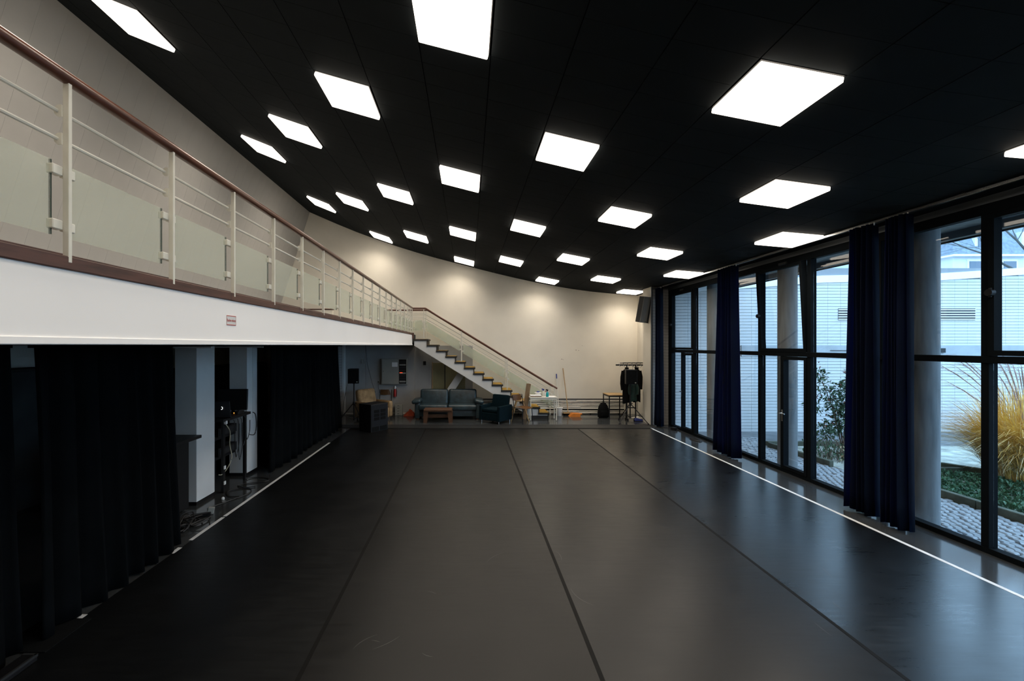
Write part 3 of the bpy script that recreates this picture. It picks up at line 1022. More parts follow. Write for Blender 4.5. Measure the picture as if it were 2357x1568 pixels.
# ---- steel and plywood school chairs
def school_chair(label, loc, rz):
    t = thing('school_chair', label, 'chair', loc, rz)
    sd = 0.44
    R = []
    for v in range(7):
        y = -0.20 + 0.4 * v / 6
        R.append([(x * 0.19 / 3, y, sd + 0.012 * (x / 3) ** 2 - (0.02 * (1 - v / 1.0) if v < 1 else 0)) for x in range(-3, 4)])
    b = B().grid(R)
    bmesh.ops.solidify(b.bm, geom=b.bm.faces[:], thickness=0.012)
    b.build('seat', 'wood_ply', t, smooth=True)
    R = []
    for v in range(5):
        z = 0.615 + 0.17 * v / 4
        R.append([(x * 0.185 / 3 * (1 - 0.04 * abs(v - 2)), 0.215 + 0.02 * (v / 4) - 0.03 * (1 - (x / 3) ** 2) + 0.03, z) for x in range(-3, 4)])
    b = B().grid(R)
    bmesh.ops.solidify(b.bm, geom=b.bm.faces[:], thickness=0.012)
    b.build('backrest', 'wood_ply', t, smooth=True)
    for s in (-1, 1):
        B().tube([(s * 0.20, 0.22, 0), (s * 0.185, 0.17, 0.42), (s * 0.185, 0.20, 0.6), (s * 0.185, 0.24, 0.785)], 0.011, 8).build('leg', 'black_metal', t, smooth=True)
        B().tube([(s * 0.20, -0.20, 0), (s * 0.18, -0.17, 0.425)], 0.011, 8).build('leg', 'black_metal', t, smooth=True)
        B().tube([(s * 0.18, -0.17, 0.424), (s * 0.185, 0.17, 0.424)], 0.010, 8).build('seat_rail', 'black_metal', t, smooth=True)
    B().tube([(-0.18, -0.17, 0.42), (0.18, -0.17, 0.42)], 0.009, 8).build('crossbar', 'black_metal', t, smooth=True)
    return t


school_chair('plywood and black steel chair beside the white desk', (1.55, 11.9, 0), math.radians(37))
school_chair('plywood and black steel chair behind the beige armchair', (-2.62, 13.17, 0), math.radians(4))

# ---- wooden stool with splayed legs
t = thing('wooden_stool', 'wooden stool with splayed legs behind the plywood chair', 'stool', (1.50, 12.30, 0))
B().lathe([(0.12, 0.56), (0.135, 0.57), (0.135, 0.59), (0.12, 0.60)], n=20).build('seat', 'wood_light', t, smooth=True)
for sx in (-1, 1):
    for sy in (-1, 1):
        B().cyl((sx * 0.26, sy * 0.17, 0), (sx * 0.085, sy * 0.08, 0.562), 0.013, 0.018, 8).build('leg', 'wood_light', t, smooth=True)

# ---- leaning cardboard
o = B().box((1.717, 12.42, 0.535), (0.13, 0.035, 1.07), (0, math.radians(7.5), 0), 0.003, 1).build('cardboard_strip', 'cardboard')
tag(origin(o, (1.65, 12.42, 0)), 'folded brown cardboard strip standing upright beside the white desk', 'cardboard')

# ---- white desk with cleaning things
t = thing('desk', 'small white metal desk at the foot of the stairs', 'desk', (2.19, 12.37, 0))
B().box((0, 0, 0.675), (0.80, 0.36, 0.03), None, 0.004, 1).build('desktop', 'white_lam', t)
for sx in (-1, 1):
    for sy in (-1, 1):
        B().bx(sx * 0.375 - 0.013, sx * 0.375 + 0.013, sy * 0.16 - 0.013, sy * 0.16 + 0.013, 0.01, 0.66).build('leg', 'paint_cream', t)
        B().bx(sx * 0.375 - 0.012, sx * 0.375 + 0.012, sy * 0.16 - 0.012, sy * 0.16 + 0.012, 0, 0.012).build('foot', 'black_plastic', t)
for sy in (-1, 1):
    B().bx(-0.36, 0.36, sy * 0.16 - 0.01, sy * 0.16 + 0.01, 0.615, 0.658).build('apron', 'paint_cream', t)
ZD = 0.691


def spray(label, x, y, body, head, s=1.0):
    t = thing('spray_bottle', label, 'spray bottle', (x, y, ZD))
    B().lathe([(0.038 * s, 0), (0.042 * s, 0.01 * s), (0.042 * s, 0.10 * s), (0.03 * s, 0.135 * s), (0.014 * s, 0.15 * s), (0.013 * s, 0.165 * s)], n=18).build('bottle', body, t, smooth=True)
    h = B()
    h.cyl((0, 0, 0.165 * s), (0, 0, 0.19 * s), 0.017 * s, n=12)
    h.box((-0.008 * s, 0, 0.205 * s), (0.075 * s, 0.022 * s, 0.032 * s), (0, 0.25, 0), 0.004, 1)
    h.build('spray_head', head, t)
    B().tube([(-0.035 * s, 0, 0.195 * s), (-0.04 * s, 0, 0.17 * s), (-0.03 * s, 0, 0.15 * s)], 0.006 * s, 6).build('trigger', head, t)
    return t


spray('turquoise spray bottle with dark trigger head on the desk', 2.31, 12.26, 'teal_bottle', 'black_plastic', 1.0)
spray('clear spray bottle with blue trigger head on the desk', 2.22, 12.42, 'clear_bottle', 'blue_plastic', 1.0)
t = thing('wipe_tub', 'white plastic tub with blue lid on the desk', 'tub', (2.07, 12.45, ZD))
B().lathe([(0.07, 0), (0.085, 0.012), (0.09, 0.09), (0.105, 0.095), (0.105, 0.105), (0.08, 0.115)], n=22).build('body', 'white_plastic', t, smooth=True)
B().lathe([(0.045, 0.115), (0.045, 0.14), (0.04, 0.145)], n=18).build('lid', 'blue_plastic', t, smooth=True)
t = thing('bottle', 'small white bottle with red cap behind the turquoise spray bottle', 'bottle', (2.30, 12.47, ZD))
B().lathe([(0.03, 0), (0.032, 0.01), (0.032, 0.09), (0.014, 0.115)], n=16).build('body', 'white_plastic', t, smooth=True)
B().lathe([(0.015, 0.115), (0.015, 0.135)], n=12).build('cap', 'red_paint', t)
t = thing('paper_stack', 'stack of paper on a brown folder lying on the desk', 'papers', (1.985, 12.34, ZD))
B().box((0, 0, 0.012), (0.31, 0.20, 0.022), (0, 0, 0.05), 0.003, 1).build('folder', 'cardboard', t)
B().box((-0.01, 0.0, 0.036), (0.32, 0.21, 0.022), (0, 0, -0.04), 0.002, 1).build('sheets', 'paper', t)
o = B().box((2.43, 12.33, ZD + 0.004), (0.24, 0.2, 0.006), (0, 0, 0.2)).build('paper_sheet', 'paper')
tag(origin(o, (2.43, 12.33, ZD)), 'loose white sheet of paper on the corner of the desk', 'paper')

# ---- mop, bucket, broom, orange crate
t = thing('mop', 'mop with pale pole and blue grip leaning on the back wall', 'mop', (2.83, 13.10, 0.02))
B().cyl((2.83, 13.10, 0.06), (2.815, 13.36, 1.15), 0.012, n=10).build('pole', 'white_lam', t, smooth=True, world=True)
B().cyl((2.8152, 13.357, 1.14), (2.8135, 13.39, 1.285), 0.017, n=12).build('grip', 'blue_plastic', t, smooth=True, world=True)
B().box((2.83, 13.10, 0.055), (0.07, 0.05, 0.06), None, 0.01).build('head', 'paper', t, world=True)
t = thing('bucket', 'white plastic bucket standing below the mop', 'bucket', (2.83, 13.10, 0))
B().lathe([(0.085, 0), (0.088, 0.004), (0.108, 0.235), (0.12, 0.24), (0.12, 0.262), (0.112, 0.262), (0.104, 0.235), (0.082, 0.012)], n=24).build('shell', 'white_plastic', t, smooth=True)
B().tube([(0.115 * math.cos(a), -0.03 - 0.05 * math.sin(a), 0.24 - 0.10 * math.sin(a)) for a in [PI * i / 10 for i in range(11)]], 0.004, 6).build('handle', 'grey_dark', t)
t = thing('broom', 'broom with long wooden pole leaning on the back wall', 'broom', (3.05, 13.14, 0))
B().cyl((3.13, 13.14, 0.09), (3.03, 13.42, 1.465), 0.013, n=10).build('pole', 'wood_light', t, smooth=True, world=True)
B().bx(2.97, 3.27, 13.11, 13.17, 0.06, 0.095, 0.006).build('head', 'wood_light', t, world=True)
B().bx(2.975, 3.265, 13.115, 13.165, 0.0, 0.06).build('bristles', 'black_fabric', t, world=True)
t = thing('dustpan', 'orange plastic dustpan lying on the floor by the broom', 'dustpan', (3.28, 12.96, 0))
B().prism([(-0.17, 0), (0.16, 0), (0.16, 0.10), (-0.04, 0.105), (-0.08, 0.10)], -0.11, 0.11, 'y').build('pan', 'orange', t)
B().box((0.19, 0, 0.075), (0.09, 0.05, 0.05), None, 0.012).build('handle', 'orange', t)

# ---- long low radiator along the back wall
t = thing('radiator', 'long low radiator of horizontal cream tubes along the back wall', 'radiator', (2.7, 13.36, 0.04))
zz = [0.055, 0.105, 0.185, 0.235, 0.285, 0.335, 0.395, 0.445]
rnd = random.Random(4)
for i, z in enumerate(zz):
    x0, x1 = 0.25, 4.98
    cuts = [x0, 2.55, 3.35 + rnd.uniform(-.3, .3), x1] if i % 2 else [x0, 2.9 + rnd.uniform(-.2, .2), x1]
    for a, c in zip(cuts, cuts[1:]):
        dz = rnd.uniform(-0.004, 0.004)
        B().box(((a + c) / 2, 13.355 + rnd.uniform(-.008, .008), z + dz), (c - a - 0.004, 0.028, 0.034), (math.radians(rnd.uniform(-38, -8)), 0, 0), 0.007, 2).build('tube', 'radiator', t, smooth=True, world=True)
B().bx(0.25, 4.98, 13.395, 13.42, 0.03, 0.49).build('back_plate', 'black_metal', t, world=True)
B().bx(0.25, 4.98, 13.335, 13.40, 0.478, 0.495, 0.002, 1).build('top_rail', 'black_metal', t, world=True)
for x in (0.4, 1.6, 2.75, 3.9, 4.8):
    B().bx(x - 0.012, x + 0.012, 13.38, 13.41, 0.0, 0.49).build('bracket', 'black_metal', t, world=True)

# ---- small table on the right with backpack below
t = thing('small_table', 'small table with light wood top and black steel legs by the coats', 'table', (4.44, 12.73, 0))
B().box((0, 0, 0.715), (0.54, 0.58, 0.028), None, 0.003, 1).build('tabletop', 'wood_light', t)
for sx in (-1, 1):
    for sy in (-1, 1):
        B().bx(sx * 0.25 - 0.013, sx * 0.25 + 0.013, sy * 0.27 - 0.013, sy * 0.27 + 0.013, 0, 0.70).build('leg', 'black_metal', t)
    B().bx(sx * 0.25 - 0.01, sx * 0.25 + 0.01, -0.26, 0.26, 0.665, 0.70).build('frame_bar', 'black_metal', t)
for sy in (-1, 1):
    B().bx(-0.24, 0.24, sy * 0.27 - 0.01, sy * 0.27 + 0.01, 0.665, 0.70).build('frame_bar', 'black_metal', t)
t = thing('backpack', 'black backpack standing on the floor under the small table', 'backpack', (4.10, 12.74, 0))
b = B()
for i in range(9):
    pass
b.lathe([(0.13, 0.0), (0.17, 0.03), (0.175, 0.15), (0.155, 0.3), (0.115, 0.4), (0.06, 0.45), (0.01, 0.455)], n=20)
bmesh.ops.scale(b.bm, vec=(1.0, 0.62, 1.0), verts=b.bm.verts)
b.build('bag', 'black_fabric', t, smooth=True)
B().box((0, -0.10, 0.14), (0.22, 0.05, 0.18), None, 0.03, 3).build('front_pocket', 'black_fabric', t, smooth=True)
B().tube([(-0.04, 0, 0.44), (-0.035, 0, 0.475), (0.035, 0, 0.475), (0.04, 0, 0.44)], 0.008, 6).build('grab_loop', 'black_fabric', t)

# ---- coat stand and garment rack with coats
t = thing('coat_stand', 'pale coat stand with hooks by the white side wall', 'coat stand', (5.10, 12.66, 0))
B().cyl((0, 0, 0.03), (0, 0, 1.63), 0.016, n=12).build('pole', 'white_lam', t, smooth=True)
b = B().lathe([(0.17, 0.0), (0.17, 0.012), (0.06, 0.035), (0.03, 0.07), (0.02, 0.075)], n=24)
b.build('base', 'white_lam', t, smooth=True)
for i in range(8):
    a = 2 * PI * i / 8
    B().tube([(0.016 * math.cos(a), 0.016 * math.sin(a), 1.50), (0.10 * math.cos(a), 0.10 * math.sin(a), 1.53), (0.15 * math.cos(a), 0.15 * math.sin(a), 1.62), (0.19 * math.cos(a), 0.19 * math.sin(a), 1.63)], 0.006, 6).build('hook', 'chrome', t, smooth=True)
B().lathe([(0.02, 1.62), (0.02, 1.65), (0.005, 1.665)], n=12).build('finial', 'white_lam', t)
t = thing('garment_rack', 'black garment rack with a shelf of steel hooks by the corner', 'coat rack', (4.79, 12.33, 0))
for x in (-0.13, 0.13):
    B().bx(x - 0.015, x + 0.015, -0.015, 0.015, 0.05, 1.60).build('upright', 'black_metal', t)
    B().bx(x - 0.02, x + 0.02, -0.10, 0.10, 0.0, 0.05).build('foot_bar', 'black_metal', t)
B().bx(-0.45, 0.40, -0.02, 0.02, 1.60, 1.64).build('top_bar', 'black_metal', t)
B().bx(-0.36, 0.38, -0.12, -0.08, 1.67, 1.69).build('shelf_bar', 'black_metal', t)
B().bx(-0.20, 0.38, 0.08, 0.12, 1.67, 1.69).build('shelf_bar', 'black_metal', t)
for i in range(7):
    x = -0.40 + i * 0.125
    B().tube([(x, -0.06, 1.69), (x + 0.02, -0.09, 1.64), (x + 0.03, -0.10, 1.58), (x + 0.045, -0.12, 1.60)], 0.007, 6).build('hook', 'chrome', t, smooth=True)
B().bx(-0.13, 0.13, -0.01, 0.01, 0.35, 0.38).build('stretcher', 'black_metal', t)


def coat(label, loc, w, d, h, mat, seed, rz=0.0, strap=(0, 0, 0.10)):
    rnd = random.Random(seed)
    t = thing('hanging_coat', label, 'coat', loc, rz)
    n = 22
    R = []
    prof = [(0.18, 0.0), (0.55, 0.03), (0.85, 0.07), (0.92, 0.14), (0.88, 0.3), (0.9, 0.5), (0.96, 0.7), (1.0, 0.85), (0.98, 1.0)]
    for f, v in prof:
        row = []
        for i in range(n + 1):
            a = 2 * PI * i / n
            k = 1 + 0.10 * v * math.sin(5 * a + seed + 2 * v) + 0.05 * math.sin(9 * a + seed)
            row.append((w / 2 * f * k * math.cos(a), d / 2 * (0.35 + 0.65 * f) * k * math.sin(a), -h * v + (0.02 * math.sin(3 * a) if v == 1 else 0)))
        R.append(row)
    B().grid(R).build('body', mat, t, smooth=True)
    for s in (-1, 1):
        B().tube([(s * w * 0.40, 0, -0.07 * h), (s * w * 0.50, -0.01, -0.25 * h), (s * w * 0.53, 0.0, -0.45 * h), (s * w * 0.50, -0.02, -0.63 * h)], [0.05, 0.06, 0.055, 0.045], 10).build('sleeve', mat, t, smooth=True)
    B().tube([(0, 0, 0.01), strap], 0.004, 5).build('hanging_loop', mat, t)
    B().lathe([(0.05, -0.02), (0.06, 0.01), (0.05, 0.03)], n=12).build('collar', mat, t, smooth=True)
    return t


coat('long black coat hanging from the garment rack', (4.66, 12.33, 1.52), 0.26, 0.16, 1.02, 'black_fabric', 1)
coat('black coat hanging beside the coat stand pole', (4.95, 12.33, 1.52), 0.22, 0.15, 0.98, 'black_fabric', 3)
coat('dark green teal jacket hanging behind the loudspeaker', (4.78, 12.15, 1.10), 0.19, 0.11, 0.52, 'teal_jacket', 2, strap=(0, 0.06, 0.565))


# ---- loudspeakers on tripod stands
def tripod_speaker(lab_sp, lab_st, x, y, zhub, zb, zt, w, ang, rz, rad):
    t = thing('speaker_stand', lab_st, 'speaker stand', (x, y, 0))
    B().cyl((0, 0, 0.12), (0, 0, zb + 0.05), 0.017, n=12).build('pole', 'black_metal', t, smooth=True)
    B().cyl((0, 0, zhub - 0.04), (0, 0, zhub + 0.05), 0.032, n=12).build('collar', 'black_plastic', t, smooth=True)
    B().cyl((0.03, 0, zhub + 0.02), (0.07, 0, zhub + 0.02), 0.014, n=10).build('knob', 'black_plastic', t)
    for a in ang:
        a = math.radians(a)
        c, s = math.cos(a), math.sin(a)
        lg = B().tube([(0.03 * c, 0.03 * s, zhub), (rad * c, rad * s, 0.012)], 0.012, 8).build('leg', 'black_metal', t, smooth=True)
        B().tube([(rad * 0.55 * c, rad * 0.55 * s, zhub * 0.47), (0.018 * c, 0.018 * s, 0.16)], 0.008, 6).build('brace', 'black_metal', t, smooth=True)
        B().cyl((rad * 0.97 * c, rad * 0.97 * s, 0.0), (rad * 1.02 * c, rad * 1.02 * s, 0.024), 0.017, n=8).build('rubber_foot', 'black_plastic', lg)
    s = thing('loudspeaker', lab_sp, 'loudspeaker', (x, y, zb), rz)
    h = zt - zb
    B().prism([(-w / 2, -0.15), (w / 2, -0.15), (w / 2 * 0.7, 0.15), (-w / 2 * 0.7, 0.15)], 0.051, h, 'z').build('cabinet', 'black_plastic', s)
    B().bx(-w / 2 + 0.012, w / 2 - 0.012, -0.162, -0.1505, 0.065, h - 0.015, 0.004, 1).build('grille', 'black_fabric', s)
    B().bx(w / 2 - 0.07, w / 2 - 0.035, -0.1645, -0.1625, 0.085, 0.11).build('badge', 'panel_grey', s)
    B().cyl((0, 0, 0.03), (0, 0, 0.052), 0.03, n=12).build('mount', 'black_plastic', s)


tripod_speaker('black loudspeaker on a stand beside the electrical cabinet', 'black tripod stand by the black stage curtain', -3.17, 11.62, 0.58, 1.10, 1.55, 0.30, (200, 318, 80), 0.15, 0.5)
tripod_speaker('black loudspeaker on a stand in front of the hanging coats', 'black tripod stand in front of the hanging coats', 4.60, 11.92, 0.52, 1.05, 1.51, 0.31, (214, 322, 108), -0.1, 0.50)

# ---- bass cabinet in front of the beige armchair
ux, uy = Vector((0.57, 0.82)).normalized(), Vector((-0.82, 0.57)).normalized()
t = thing('bass_speaker', 'large black bass speaker cabinet with slotted front before the beige armchair', 'loudspeaker', (-2.45, 10.51, 0), math.atan2(ux.y, ux.x))
B().bx(0.012, 0.60, 0, 0.45, 0, 0.70, 0.006, 1).build('cabinet', 'black_plastic', t)
f = B()
f.bx(0.03, 0.58, -0.004, 0.008, 0.14, 0.68)
f.build('front_plate', 'bass_front', t)
for cx_ in (0.20, 0.42):
    for i in range(3):
        B().bx(cx_ - 0.085, cx_ + 0.085, -0.010, -0.003, 0.29 + i * 0.095, 0.365 + i * 0.095, 0.003, 1).build('port_slot', 'black_fabric', t)
for cx_ in (0.165, 0.44):
    B().bx(cx_ - 0.12, cx_ + 0.12, -0.008, 0.004, 0.02, 0.13, 0.003, 1).build('port', 'black_fabric', t)

# ---- beige armchair
t = thing('armchair', 'beige velvet armchair beside the bass speaker', 'armchair', (-2.85, 12.50, 0), math.radians(53))
B().box((0, 0, 0.20), (0.60, 0.80, 0.30), None, 0.04, 3).build('base', 'velvet_beige', t, smooth=True)
B().box((0, -0.06, 0.40), (0.58, 0.66, 0.16), None, 0.06, 4).build('seat_cushion', 'velvet_beige', t, smooth=True)
B().box((0, 0.30, 0.60), (0.66, 0.20, 0.56), (math.radians(-14), 0, 0), 0.08, 4).build('backrest', 'velvet_beige', t, smooth=True)
for s in (-1, 1):
    B().box((s * 0.36, -0.02, 0.30), (0.15, 0.80, 0.48), None, 0.06, 4).build('armrest', 'velvet_beige', t, smooth=True)
    for y in (-0.33, 0.33):
        B().cyl((s * 0.3, y, 0), (s * 0.3, y, 0.07), 0.02, n=8).build('foot', 'black_plastic', t)

# ---- drawer tower, orange cloth, extinguisher
t = thing('drawer_tower', 'small grey drawer tower against the back wall', 'drawers', (-2.19, 13.24, 0))
B().bx(-0.11, 0.11, -0.13, 0.13, 0, 0.34, 0.004).build('body', 'panel_grey', t)
for i in range(4):
    d = B().bx(-0.10, 0.10, -0.142, -0.128, 0.012 + i * 0.082, 0.085 + i * 0.082, 0.003, 1).build('drawer', 'panel_grey', t)
    B().bx(-0.03, 0.03, -0.15, -0.14, 0.055 + i * 0.082, 0.065 + i * 0.082).build('handle', 'grey_dark', d)
rnd = random.Random(9)
b = B()
R = []
for j in range(13):
    row = []
    for i in range(17):
        u, v = i / 8 - 1, j / 6 - 1
        r = max(abs(u), abs(v))
        z = 0.20 * max(0, 1 - r) ** 1.3 + 0.03 * rnd.random() * (1 if r < 0.95 else 0) + 0.002
        row.append((-1.82 + 0.19 * u * (1 + 0.1 * math.sin(4 * v)), 13.12 + 0.14 * v, z))
    R.append(row)
o = b.grid(R).build('crumpled_cloth', 'orange_cloth', None)
tag(origin(o, (-1.82, 13.12, 0)), 'crumpled orange cloth on the floor beside the sofa', 'cloth')
t = thing('fire_extinguisher', 'small red fire extinguisher hanging below the electrical cabinet', 'extinguisher', (-2.33, 13.36, 0.56))
B().lathe([(0.035, 0), (0.045, 0.01), (0.045, 0.20), (0.03, 0.235), (0.015, 0.25)], n=16).build('cylinder', 'red_paint', t, smooth=True)
B().lathe([(0.03, 0.25), (0.028, 0.31), (0.012, 0.345)], n=12).build('valve', 'white_plastic', t, smooth=True)
B().tube([(0.02, -0.02, 0.28), (0.055, -0.03, 0.2), (0.05, -0.04, 0.02)], 0.007, 6).build('hose', 'black_plastic', t, smooth=True)

# ---- electrical cabinet and small wall boxes
t = thing('electrical_cabinet', 'grey electrical cabinet with red indicator lamps on the back wall', 'cabinet', (-2.35, 13.34, 0.96))
B().bx(-2.757, -1.943, 13.28, 13.418, 0.96, 1.775, 0.006).build('body', 'panel_grey', t, world=True)
dr = B().bx(-2.735, -2.215, 13.265, 13.282, 0.985, 1.75, 0.004, 1).build('door', 'panel_grey', t, world=True)
B().bx(-2.415, -2.24, 13.262, 13.266, 1.52, 1.66).build('notice', 'paper', dr, world=True)
B().bx(-2.70, -2.685, 13.26, 13.266, 1.36, 1.39).build('lock', 'black_plastic', dr, world=True)
B().bx(-2.195, -1.965, 13.27, 13.284, 0.985, 1.75).build('module_bay', 'black_plastic', t, world=True)
for i in range(8):
    z = 1.03 + i * 0.088
    B().bx(-2.18, -1.98, 13.258, 13.2705, z, z + 0.045, 0.003, 1).build('module', 'grey_dark' if i % 3 else 'panel_grey', t, world=True)
for x in (-2.16, -2.125, -2.095):
    B().bx(x - 0.010, x + 0.010, 13.253, 13.258, 1.325, 1.345).build('indicator_lamp', 'led_red', t, world=True)
o = B().bx(-1.437, -1.352, 13.37, 13.42, 1.57, 1.69, 0.006).build('wall_box', 'black_plastic')
tag(origin(o, (-1.394, 13.40, 1.63)), 'small black box mounted on the back wall near the stairs', 'wall box')
t = thing('power_socket', 'grey double power socket beside the electrical cabinet', 'socket', (-2.87, 13.41, 1.03))
B().bx(-0.035, 0.035, -0.03, 0.01, -0.03, 0.03, 0.005).build('plate', 'panel_grey', t)
B().cyl((0, -0.035, 0), (0, -0.028, 0), 0.018, n=12).build('outlet', 'black_plastic', t)
o = B().bx(-3.42, -3.34, 13.37, 13.42, 1.62, 1.76, 0.005).build('junction_box', 'panel_grey')
tag(origin(o, (-3.38, 13.40, 1.69)), 'grey junction box high on the wall behind the loudspeaker', 'junction box')
for pts, lab in (([(-3.28, 13.38, 2.2), (-3.22, 13.36, 1.6), (-3.05, 13.30, 1.0), (-2.95, 13.3, 0.7)], 'black cable hanging from the balcony to behind the beige armchair'),
                 ([(-2.87, 13.36, 1.0), (-2.86, 13.34, 0.85), (-2.80, 13.33, 0.6)], 'short black cable hanging from the power socket'),
                 ([(-3.30, 11.70, 1.35), (-3.42, 11.75, 1.0), (-3.52, 11.8, 0.5), (-3.58, 11.85, 0.02)], 'black cable hanging from the loudspeaker by the stage curtain')):
    c = B().tube(pts, 0.006, 6).build('cable', 'cable', None, smooth=True)
    tag(origin(c, pts[-1]), lab, 'cable')

# door and panel under the stairs
d5 = sempty('door_5', (-0.945, YB - 0.03, 0), 'olive green door under the stairs')
B().bx(-1.13, -0.76, YB - 0.05, YB - 0.021, 0, 1.64, 0.003, 1).build('leaf', 'door_green', d5, world=True)
B().bx(-1.155, -1.13, YB - 0.06, YB - 0.02, 0, 1.665).build('frame', 'wood_light', d5, world=True)
B().bx(-0.755, -0.735, YB - 0.06, YB - 0.02, 0, 1.665).build('frame', 'black_plastic', d5, world=True)
B().bx(-0.735, -0.10, YB - 0.045, YB - 0.021, 0, 1.6).build('side_panel', 'door_green', d5, world=True)

# wall loudspeaker near the ceiling at the right corner
t = thing('wall_loudspeaker', 'grey loudspeaker tilted down near the ceiling by the brick pier', 'loudspeaker', (4.90, 11.75, 3.2))
t.rotation_euler = (math.radians(9), math.radians(5), math.radians(14))
B().prism([(-0.14, -0.14), (0.13, -0.14), (0.13, 0.12), (-0.10, 0.12)], -0.36, 0.36, 'z').build('cabinet', 'grey_dark', t)
B().bx(-0.145, 0.065, -0.155, -0.138, -0.36, 0.36, 0.004, 1).build('grille', 'grey_speaker', t)
B().bx(0.0, 0.05, -0.158, -0.152, -0.335, -0.32).build('badge', 'black_plastic', t)
B().box((0.16, 0.04, 0.15), (0.08, 0.06, 0.10)).build('bracket', 'white_plastic', t)

# ================================================================== EQUIPMENT UNDER THE BALCONY
t = thing('equipment_cart', 'black equipment cart with shelves between the white pillars', 'cart', (-3.9, 6.6, 0))
B().bx(-4.20, -3.62, 6.20, 6.98, 1.06, 1.10, 0.004).build('shelf', 'black_plastic', t, world=True)
B().bx(-4.20, -3.80, 6.20, 6.85, 0.76, 0.81, 0.004).build('shelf', 'black_plastic', t, world=True)
B().bx(-4.20, -3.80, 6.20, 6.85, 0.46, 0.51, 0.004).build('shelf', 'black_plastic', t, world=True)
for (x, y, xb) in ((-3.66, 6.86, -3.66), (-4.16, 6.86, -4.16), (-3.66, 6.26, -3.66), (-4.16, 6.26, -4.16)):
    B().box(((x + xb) / 2, y, 0.53), (0.035, 0.05, 1.06)).build('leg', 'black_metal', t, world=True)
for z in (0.35, 0.12):
    B().bx(-3.642, -3.63, 6.24, 6.28, z, z + 0.05).build('clip', 'white_plastic', t, world=True)
t = thing('laptop', 'black laptop with a small glowing emblem on the equipment cart', 'laptop', (-3.76, 6.46, 1.10))
B().bx(-0.17, 0.17, -0.12, 0.12, 0, 0.018, 0.004, 1).build('base', 'black_plastic', t)
B().box((0, -0.15, 0.135), (0.36, 0.012, 0.25), (math.radians(10), 0, 0), 0.004, 1).build('lid', 'grey_dark', t)
em = B()
em.tube([(0.055 + 0.016 * math.cos(a), -0.168, 0.155 + 0.02 * math.sin(a)) for a in [-1.9 + 0.35 * i for i in range(11)]], 0.0035, 6)
em.build('emblem', 'led_white', t)
t = thing('monitor', 'black monitor standing on the equipment cart beside the laptop', 'monitor', (-3.82, 6.80, 1.10))
B().box((0, 0, 0.22), (0.46, 0.035, 0.34), (math.radians(-5), 0, 0.1), 0.006, 1).build('screen', 'black_plastic', t)
B().bx(-0.025, 0.025, 0.0, 0.03, 0.0, 0.10).build('stand', 'black_plastic', t)
B().bx(-0.09, 0.09, -0.06, 0.08, 0.0, 0.012).build('foot', 'black_plastic', t)
t = thing('mixer', 'small black audio box with an orange lamp on the cart edge', 'audio box', (-3.70, 6.72, 1.10))
B().bx(-0.06, 0.06, -0.10, 0.10, 0, 0.045, 0.006).build('case', 'black_plastic', t)
B().cyl((0.0, -0.103, 0.03), (0.0, -0.099, 0.03), 0.007, n=8).build('indicator_lamp', 'led_orange', t)
B().box((0.03, 0.0, 0.052), (0.05, 0.12, 0.02), None, 0.006).build('knob_bank', 'grey_dark', t)
o = B().box((-3.72, 6.27, 1.045), (0.05, 0.04, 0.05), None, 0.004).build('plug_adapter', 'white_plastic')
o.data.transform(Matrix.Translation((0.085, 0, 0.0)))
tag(origin(o, (-3.63, 6.27, 1.04)), 'cream plug adapter hanging at the cart top', 'plug')
t = thing('amplifier', 'black amplifier on the middle shelf of the equipment cart', 'amplifier', (-3.93, 6.56, 0.81))
B().bx(-0.18, 0.17, -0.25, 0.25, 0, 0.13, 0.005).build('case', 'black_plastic', t)
B().bx(0.165, 0.176, -0.22, 0.22, 0.02, 0.11).build('front_panel', 'grey_dark', t)
t = thing('amplifier', 'black amplifier on the lowest shelf of the equipment cart', 'amplifier', (-3.93, 6.56, 0.51))
B().bx(-0.18, 0.17, -0.25, 0.25, 0, 0.13, 0.005).build('case', 'black_plastic', t)
B().bx(0.165, 0.176, -0.22, 0.22, 0.02, 0.11).build('front_panel', 'grey_dark', t)


def cable(pts, r, mat, lab):
    """smooth cable through the given points"""
    P = [Vector(p) for p in pts]
    out = []
    for i in range(len(P) - 1):
        a, b_, c, d = P[max(i - 1, 0)], P[i], P[i + 1], P[min(i + 2, len(P) - 1)]
        for q in range(6):
            s = q / 6
            out.append(0.5 * ((2 * b_) + (c - a) * s + (2 * a - 5 * b_ + 4 * c - d) * s * s + (3 * b_ - a - 3 * c + d) * s ** 3))
    out.append(P[-1])
    o = B().tube(out, r, 6).build('cable', mat, None, smooth=True)
    lo = min(out, key=lambda v: v.z)
    return tag(origin(o, lo), lab, 'cable')


cable([(-3.63, 6.27, 1.02), (-3.60, 6.33, 0.9), (-3.62, 6.36, 0.7), (-3.60, 6.38, 0.5), (-3.63, 6.33, 0.36), (-3.66, 6.24, 0.28), (-3.68, 6.18, 0.29)], 0.006, 'cable_cream', 'thin cream cable hanging down the front of the cart')
for i, (y, dz, lab) in enumerate(((6.42, 0.55, 'first'), (6.52, 0.62, 'second'), (6.62, 0.42, 'third'), (6.74, 0.35, 'fourth'))):
    cable([(-3.60, y, 1.06), (-3.585, y + 0.01, 1.0), (-3.59, y + 0.03, 1.0 - dz * 0.6), (-3.60, y + 0.08, 1.02 - dz), (-3.59, y + 0.14, 1.0 - dz * 0.6), (-3.60, y + 0.17, 0.97)], 0.006, 'cable', '%s black cable loop from the near side hanging off the cart top' % lab)
cable([(-3.58, 6.96, 1.09), (-3.555, 7.0, 1.04), (-3.55, 7.02, 0.85), (-3.56, 6.98, 0.72), (-3.6, 6.9, 0.73)], 0.008, 'cable', 'thick black cable looping off the far corner of the cart')

